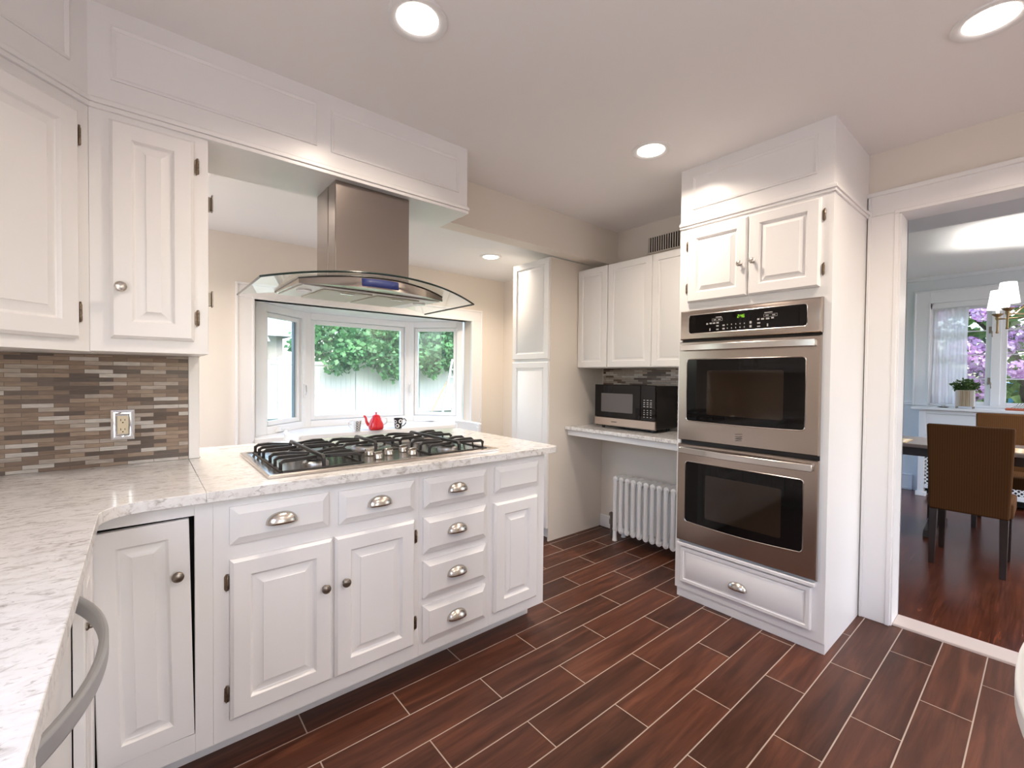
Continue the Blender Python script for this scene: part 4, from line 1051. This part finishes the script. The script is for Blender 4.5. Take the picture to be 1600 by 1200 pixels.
# chandelier
c = thing('chandelier', 'brass chandelier with lit white shades in front of the dining window', 'chandelier', (5.25, -.02, 1.7))
hx, hy = 5.25, -.02
obj('stem', lathe(B(), [(.020, 1.66), (.030, 1.70), (.030, 1.78), (.012, 1.82), (.010, DZ-.02), (.05, DZ-.018), (.05, DZ)], up(hx, hy, 0), 18), M['brass'], c)
for k in range(5):
    a = math.radians(136.2-72*k); r = .345; px, py = hx+r*math.cos(a), hy+r*math.sin(a); dv = Vector((math.cos(a), math.sin(a), 0))
    bm = tube(B(), [Vector((hx, hy, z))+dv*s for s, z in ((.02, 1.760), (.2, 1.768), (r, 1.772))], .006, 8)
    tube(bm, [Vector((hx, hy, z))+dv*s for s, z in ((.02, 1.99), (.14, 1.90), (.26, 1.80), (r-.06, 1.775))], .0045, 8)
    lathe(bm, [(.006, 1.655), (.010, 1.66), (.007, 1.675), (.007, 1.76), (.014, 1.775), (.012, 1.79), (.034, 1.808), (.036, 1.814), (.010, 1.816)], up(px, py, 0), 16)
    obj('arm', bm, M['brass'], c)
    obj('candle', lathe(B(), [(.011, 1.815), (.011, 1.88)], up(px, py, 0), 12), M['china'], c)
    obj('lamp_shade', lathe(B(), [(.062, 1.850), (.043, 2.005)], up(px, py, 0), 28, cap=False), M['shade'], c, solid=.002)
    L = bpy.data.lights.new('lamp', 'POINT'); L.energy = 30; L.color = (1, .95, .88); L.shadow_soft_size = .03
    lo_ = bpy.data.objects.new('lamp', L); COL.objects.link(lo_); lo_.parent = c; lo_.location = (px-5.25, py+.02, 1.93-1.7)
# curtain
bm = B(); rows = []
NY_, NZ_ = 48, 10
for j in range(NZ_+1):
    z = 1.010+1.045*j/NZ_; row = []
    for i in range(NY_+1):
        s = i/NY_; y = .868-.285*s; fold = .010*math.sin(s*2*PI*5.2+.5*math.sin(j*.5))*(1.0+.25*(1-j/NZ_))
        row.append(bm.verts.new((XD+.006+fold, y+.004*math.sin(j*.8+s*9), z)))
    rows.append(row)
for j in range(NZ_):
    for i in range(NY_): bm.faces.new((rows[j][i], rows[j][i+1], rows[j+1][i+1], rows[j+1][i]))
c = thing('sheer_curtain', 'sheer white curtain panel gathered over half the dining window', 'curtain', (XD, .73, 1.0))
obj('panel', bm, M['sheer'], c, ang=80)
bm = B(); prev = None
for i in range(NY_+1):
    s = i/NY_; y = .868-.285*s; x = XD+.002+.012*math.sin(s*2*PI*5.2)
    q = (bm.verts.new((x, y, 1.012)), bm.verts.new((x, y, 1.10)))
    if prev: bm.faces.new((prev[0], q[0], q[1], prev[1]))
    prev = q
obj('hem', bm, M['sheer'], c, ang=80)
obj('curtain_rod', tube(B(), [(XD+.006, WY1-.018, 2.058), (XD+.006, .409, 2.058)], .004, 8), M['trimcool'], c)
# plant on the sill
c = thing('potted_plant', 'bushy green plant in pale slatted planter on the dining window sill', 'plant', (6.65, .570, .976))
obj('planter', bx(6.585, 6.715, .502, .640, .995, 1.165), M['acrylic'], c, bev=.003)
bm = B()
for k in range(9): box(bm, 6.580, 6.586, .532+.009*k, .537+.009*k, 1.0, 1.16)
obj('reeds', bm, M['reed'], c)
for sx in (6.592, 6.708):
    for sy in (.510, .632): obj('foot', bx(sx-.005, sx+.005, sy-.005, sy+.005, .9755, .996), M['pewter'], c)
def leaf_cloud(bm, n, fn, size, rnd, droop=.3):
    for _ in range(n):
        p = Vector(fn()); s = size*rnd.uniform(.6, 1.25)
        d = Vector((rnd.gauss(0, 1), rnd.gauss(0, 1), rnd.gauss(0, .7)-droop)).normalized(); side = d.cross(Vector((rnd.gauss(0, 1), rnd.gauss(0, 1), rnd.gauss(0, 1)))).normalized()
        nn = d.cross(side)*.12
        v = [bm.verts.new(p), bm.verts.new(p+d*s*.45+side*s*.34+nn*s), bm.verts.new(p+d*s), bm.verts.new(p+d*s*.45-side*s*.34+nn*s)]
        bm.faces.new(v)
rn = random.Random(3)
def hb():
    a = rn.uniform(0, 2*PI); r = .075*math.sqrt(rn.random())*1.1; z = rn.random()
    return (6.65+r*math.cos(a)*(.8+.4*z), .571+r*math.sin(a)*(.9+.5*z), 1.165+.115*z*math.sqrt(max(0, 1-(r/.09)**2)))
bm = B(); leaf_cloud(bm, 520, hb, .030, rn, -.4)
obj('foliage', bm, M['herb'], c)
c = thing('incense_dish', 'small black dish holding a white flower on the sill below the curtain', 'dish', (6.62, .735, .976))
obj('dish', lathe(B(), [(.030, .9755), (.050, .984), (.047, .985), (.028, .979), (.001, .978)], up(6.62, .735, 0), 20), M['blk'], c)
obj('flower', lathe(B(), [(.006, .980), (.014, .995), (.024, 1.004), (.010, 1.000), (.001, .997)], up(6.62, .735, 0), 9), M['china'], c)
c = thing('clay_tray', 'terracotta tray with pale stems on the dining window sill', 'tray', (6.63, .20, .976))
obj('tray', prism(B(), [(6.57, .06), (6.69, .06), (6.69, .285), (6.57, .285)], .9755, .998), M['terracotta'], c, bev=.006)
bm = B()
for k in range(9): tube(bm, [(6.60+.008*k, .09+.02*k, .998), (6.61+.008*k, .07+.018*k, 1.02), (6.60+.01*k, .04+.02*k, 1.045)], .0022, 6)
obj('stems', bm, M['herb'], c)

# ================================================================== OUTDOORS
GZ = -.17
g = struct('lawn', bx(-14, 26, 4.6, 26, GZ-.2, GZ), M['lawn'], loc=(6, 15, GZ)); g['kind'] = 'structure'
g = struct('lawn_side', bx(7.4, 20, -9, 4.6, GZ-.2, GZ), M['lawn'], loc=(12, 0, GZ)); g['kind'] = 'structure'
struct('bounce_paving_dining', bx(3.2, 7.4, -9, -3.25, GZ-.15, GZ+.02), M['paving'], loc=(5, -6, GZ))
struct('bounce_paving', bx(-14, 7.4, -22, -2.45, GZ-.2, GZ), M['paving'], loc=(0, -12, GZ))  # unseen pale paving, put in so bounced daylight stays neutral
struct('bounce_paving_side', bx(-14, -.9, -2.45, 4.6, GZ-.2, GZ), M['paving'], loc=(-7, 1, GZ))
c = thing('vinyl_fence', 'white vinyl panel fence across the garden beyond the bay window', 'fence', (6, 15.2, GZ))
FY = 15.2; pitch = 2.42; x0 = 5.72-pitch*4
for k in range(9):
    xa = x0+pitch*k
    obj('fence_post', lathe(prism(B(), [(xa-.065, FY-.065), (xa+.065, FY-.065), (xa+.065, FY+.065), (xa-.065, FY+.065)], GZ, 1.72), [(.10, 1.72), (.10, 1.74), (.01, 1.80)], up(xa, FY, 0) @ Matrix.Rotation(PI/4, 4, 'Z'), 4), M['fence'], c, bev=.005)
    if k < 8:
        bm = B(); box(bm, xa+.065, xa+pitch-.065, FY-.035, FY+.035, 1.55, 1.67); box(bm, xa+.065, xa+pitch-.065, FY-.035, FY+.035, GZ+.05, GZ+.20)
        nb = 14
        for q in range(nb): box(bm, xa+.066+(pitch-.132)*q/nb, xa+.062+(pitch-.132)*(q+1)/nb, FY-.014, FY+.014, GZ+.2, 1.55)
        obj('fence_panel', bm, M['fence'], c)
# maple leaning over the fence
rn = random.Random(11)
c = thing('maple_tree', 'leafy green maple hanging over the white garden fence', 'tree', (8.2, 17.2, GZ))
blobs = []
for k in range(14):
    bx_ = 4.45+.62*k; blobs.append((bx_, 15.75+.25*math.sin(k*2.1), 2.35+.22*math.sin(k*1.7), .80))
for bx_, bz_, br in ((4.9, 1.75, .55), (5.35, 1.95, .6), (6.2, 1.95, .6), (6.75, 1.6, .62), (7.25, 1.75, .6), (8.3, 1.85, .7), (9.0, 1.95, .7), (9.7, 2.1, .6)):
    blobs.append((bx_, 14.55, bz_, br))
for k in range(9): blobs.append((5.2+.95*k, 16.3+.3*math.sin(k), 3.5+.3*math.cos(k*2.3), 1.1))
for bx_, bz_ in ((6.0, 4.8), (8.0, 5.2), (10.0, 4.9)): blobs.append((bx_, 16.6, bz_, 1.5))
bm = B()
for bx_, by_, bz_, br in blobs:
    def fn():
        v = Vector((rn.gauss(0, 1), rn.gauss(0, 1), rn.gauss(0, 1))).normalized()*br*(rn.uniform(.5, 1.04)); return (bx_+v.x, by_+v.y*.6, bz_+v.z*.85)
    leaf_cloud(bm, int(760*br*br), fn, .21, rn, .5)
obj('foliage', bm, M['leaf'], c)
bm = tube(B(), [(8.2, 17.2, GZ), (8.25, 17.15, 1.5), (8.1, 17.0, 3.2), (8.2, 16.8, 5.0)], [.24, .2, .16, .08], 10)
for px, pz in ((5.4, 3.4), (10.6, 3.6), (6.8, 4.4), (9.6, 4.6)): tube(bm, [(8.15, 17.0, 2.4), ((8.15+px)/2, 16.6, 3.0), (px, 16.0, pz)], [.11, .08, .04], 8)
obj('trunk', bm, M['bark'], c)
# neighbours
c = thing('stone_house', 'pale stone house with steep grey roof beyond the fence', 'house', (2.2, 24, GZ))
obj('wall', bx(-2.5, 4.9, 22, 28, GZ, 3.0), M['stucco'], c)
bm = prism(B(), [(21.5, 2.9), (28.5, 2.9), (25, 5.0)], -2.9, 5.2, Matrix(((0, 0, 1, 0), (1, 0, 0, 0), (0, 1, 0, 0), (0, 0, 0, 1))))
obj('roof', bm, M['slate'], c)
bm = prism(B(), [(1.6, 2.6), (4.2, 2.6), (2.9, 5.4)], 20.9, 24, Matrix(((1, 0, 0, 0), (0, 0, 1, 0), (0, 1, 0, 0), (0, 0, 0, 1))))
obj('gable', bm, M['slate'], c)
obj('chimney_stack', bx(.6, 1.2, 24.2, 24.8, 5.2, 7.2), M['stucco'], c)
c = thing('grey_house', 'grey sided house wall glimpsed over the fence under the maple', 'house', (15, 21, GZ))
bm = bx(11.6, 19, 19, 24, GZ, 3.3)
for k in range(16): box(bm, 11.59, 19.01, 18.985, 18.995, .3+.19*k, .32+.19*k)
obj('wall', bm, M['siding'], c)
obj('roof', prism(B(), [(18.6, 3.3), (24.4, 3.3), (21.5, 5.6)], 11.2, 19.4, Matrix(((0, 0, 1, 0), (1, 0, 0, 0), (0, 1, 0, 0), (0, 0, 0, 1)))), M['slate'], c)
c = thing('stepladder', 'aluminium stepladder on the lawn behind the slim bay casement', 'ladder', (8.6, 14, GZ))
def rung_ladder():
    A0, A1 = Vector((8.36, 14.0, GZ)), Vector((8.78, 14.0, 1.85)); off = Vector((.44, .05, 0))
    for k, s in enumerate((0, 1)):
        o_ = off*s; obj('rail', tube(B(), [A0+o_, A1+o_*.6], .03, flat=(.035, .08)), M['ladder'], c)
    for k in range(6):
        t = .12+.14*k; obj('step', tube(B(), [A0.lerp(A1, t), (A0+off).lerp(A1+off*.6, t)], .03, flat=(.09, .03)), M['ladder'], c)
rung_ladder()
tag(obj('wooden_pole', tube(B(), [(7.86, 14.0, GZ), (8.62, 14.06, 1.08)], .026, 8), M['woodpole'], loc=(7.86, 14.0, GZ)), 'pale wooden pole leaning beside the stepladder', 'pole')
# rhododendron at the dining window
rn = random.Random(5)
c = thing('rhododendron_bush', 'rhododendron covered in lilac blossom outside the dining window', 'bush', (9.0, .3, GZ))
bm = B()
def rf():
    return (rn.uniform(8.4, 9.6), rn.uniform(-1.8, 2.2), GZ+rn.uniform(.0, 3.4))
leaf_cloud(bm, 5200, rf, .17, rn, .1)
obj('foliage', bm, M['rleaf'], c)
bm = B()
for k in range(7): tube(bm, [(9.0, .3, GZ), (9.0+rn.uniform(-.4, .4), .3+rn.uniform(-.9, .9), 1.2), (9.0+rn.uniform(-.5, .5), .3+rn.uniform(-1.6, 1.6), 2.8)], [.05, .035, .015], 7)
obj('stems', bm, M['bark'], c)
bm = B()
for k in range(120):
    v = Vector((rn.gauss(0, 1), rn.gauss(0, 1), rn.gauss(0, .8))).normalized()
    s = v.cross(Vector((rn.gauss(0, 1), rn.gauss(0, 1), 1))).normalized(); w = v.cross(s); ctr = v*.095*rn.uniform(.75, 1.05)
    q = [ctr, ctr+s*.034+v*.014, ctr+s*.020+w*.030+v*.018, ctr-s*.012+w*.030+v*.014]
    bm.faces.new([bm.verts.new(p) for p in q])
bmesh.ops.recalc_face_normals(bm, faces=bm.faces)
bl = bpy.data.meshes.new('blossom'); bm.to_mesh(bl); bm.free(); bl.materials.append(M['bloom'])
pts = []
tries = 0
while len(pts) < 62 and tries < 6000:
    tries += 1
    p = Vector((rn.uniform(8.15, 8.55), rn.uniform(-.9, 1.3), rn.uniform(.55, 2.75)))
    if all((p-q).length > .19 for q in pts): pts.append(p)
for p in pts:
    o = bpy.data.objects.new('blossom', bl); COL.objects.link(o); o.parent = c; o.location = p-Vector((9.0, .3, GZ)); o.scale = [rn.uniform(1.0, 1.6)]*3; o.rotation_euler = (rn.uniform(0, 6), rn.uniform(0, 6), 0)
tag(obj('blue_tub', lathe(B(), [(.18, GZ), (.24, .45), (.24, 1.22), (.22, 1.24), (.001, 1.24)], up(10.2, .22, 0), 24), M['blue'], loc=(10.2, .22, GZ)), 'blue tub glimpsed through the rhododendron', 'tub')
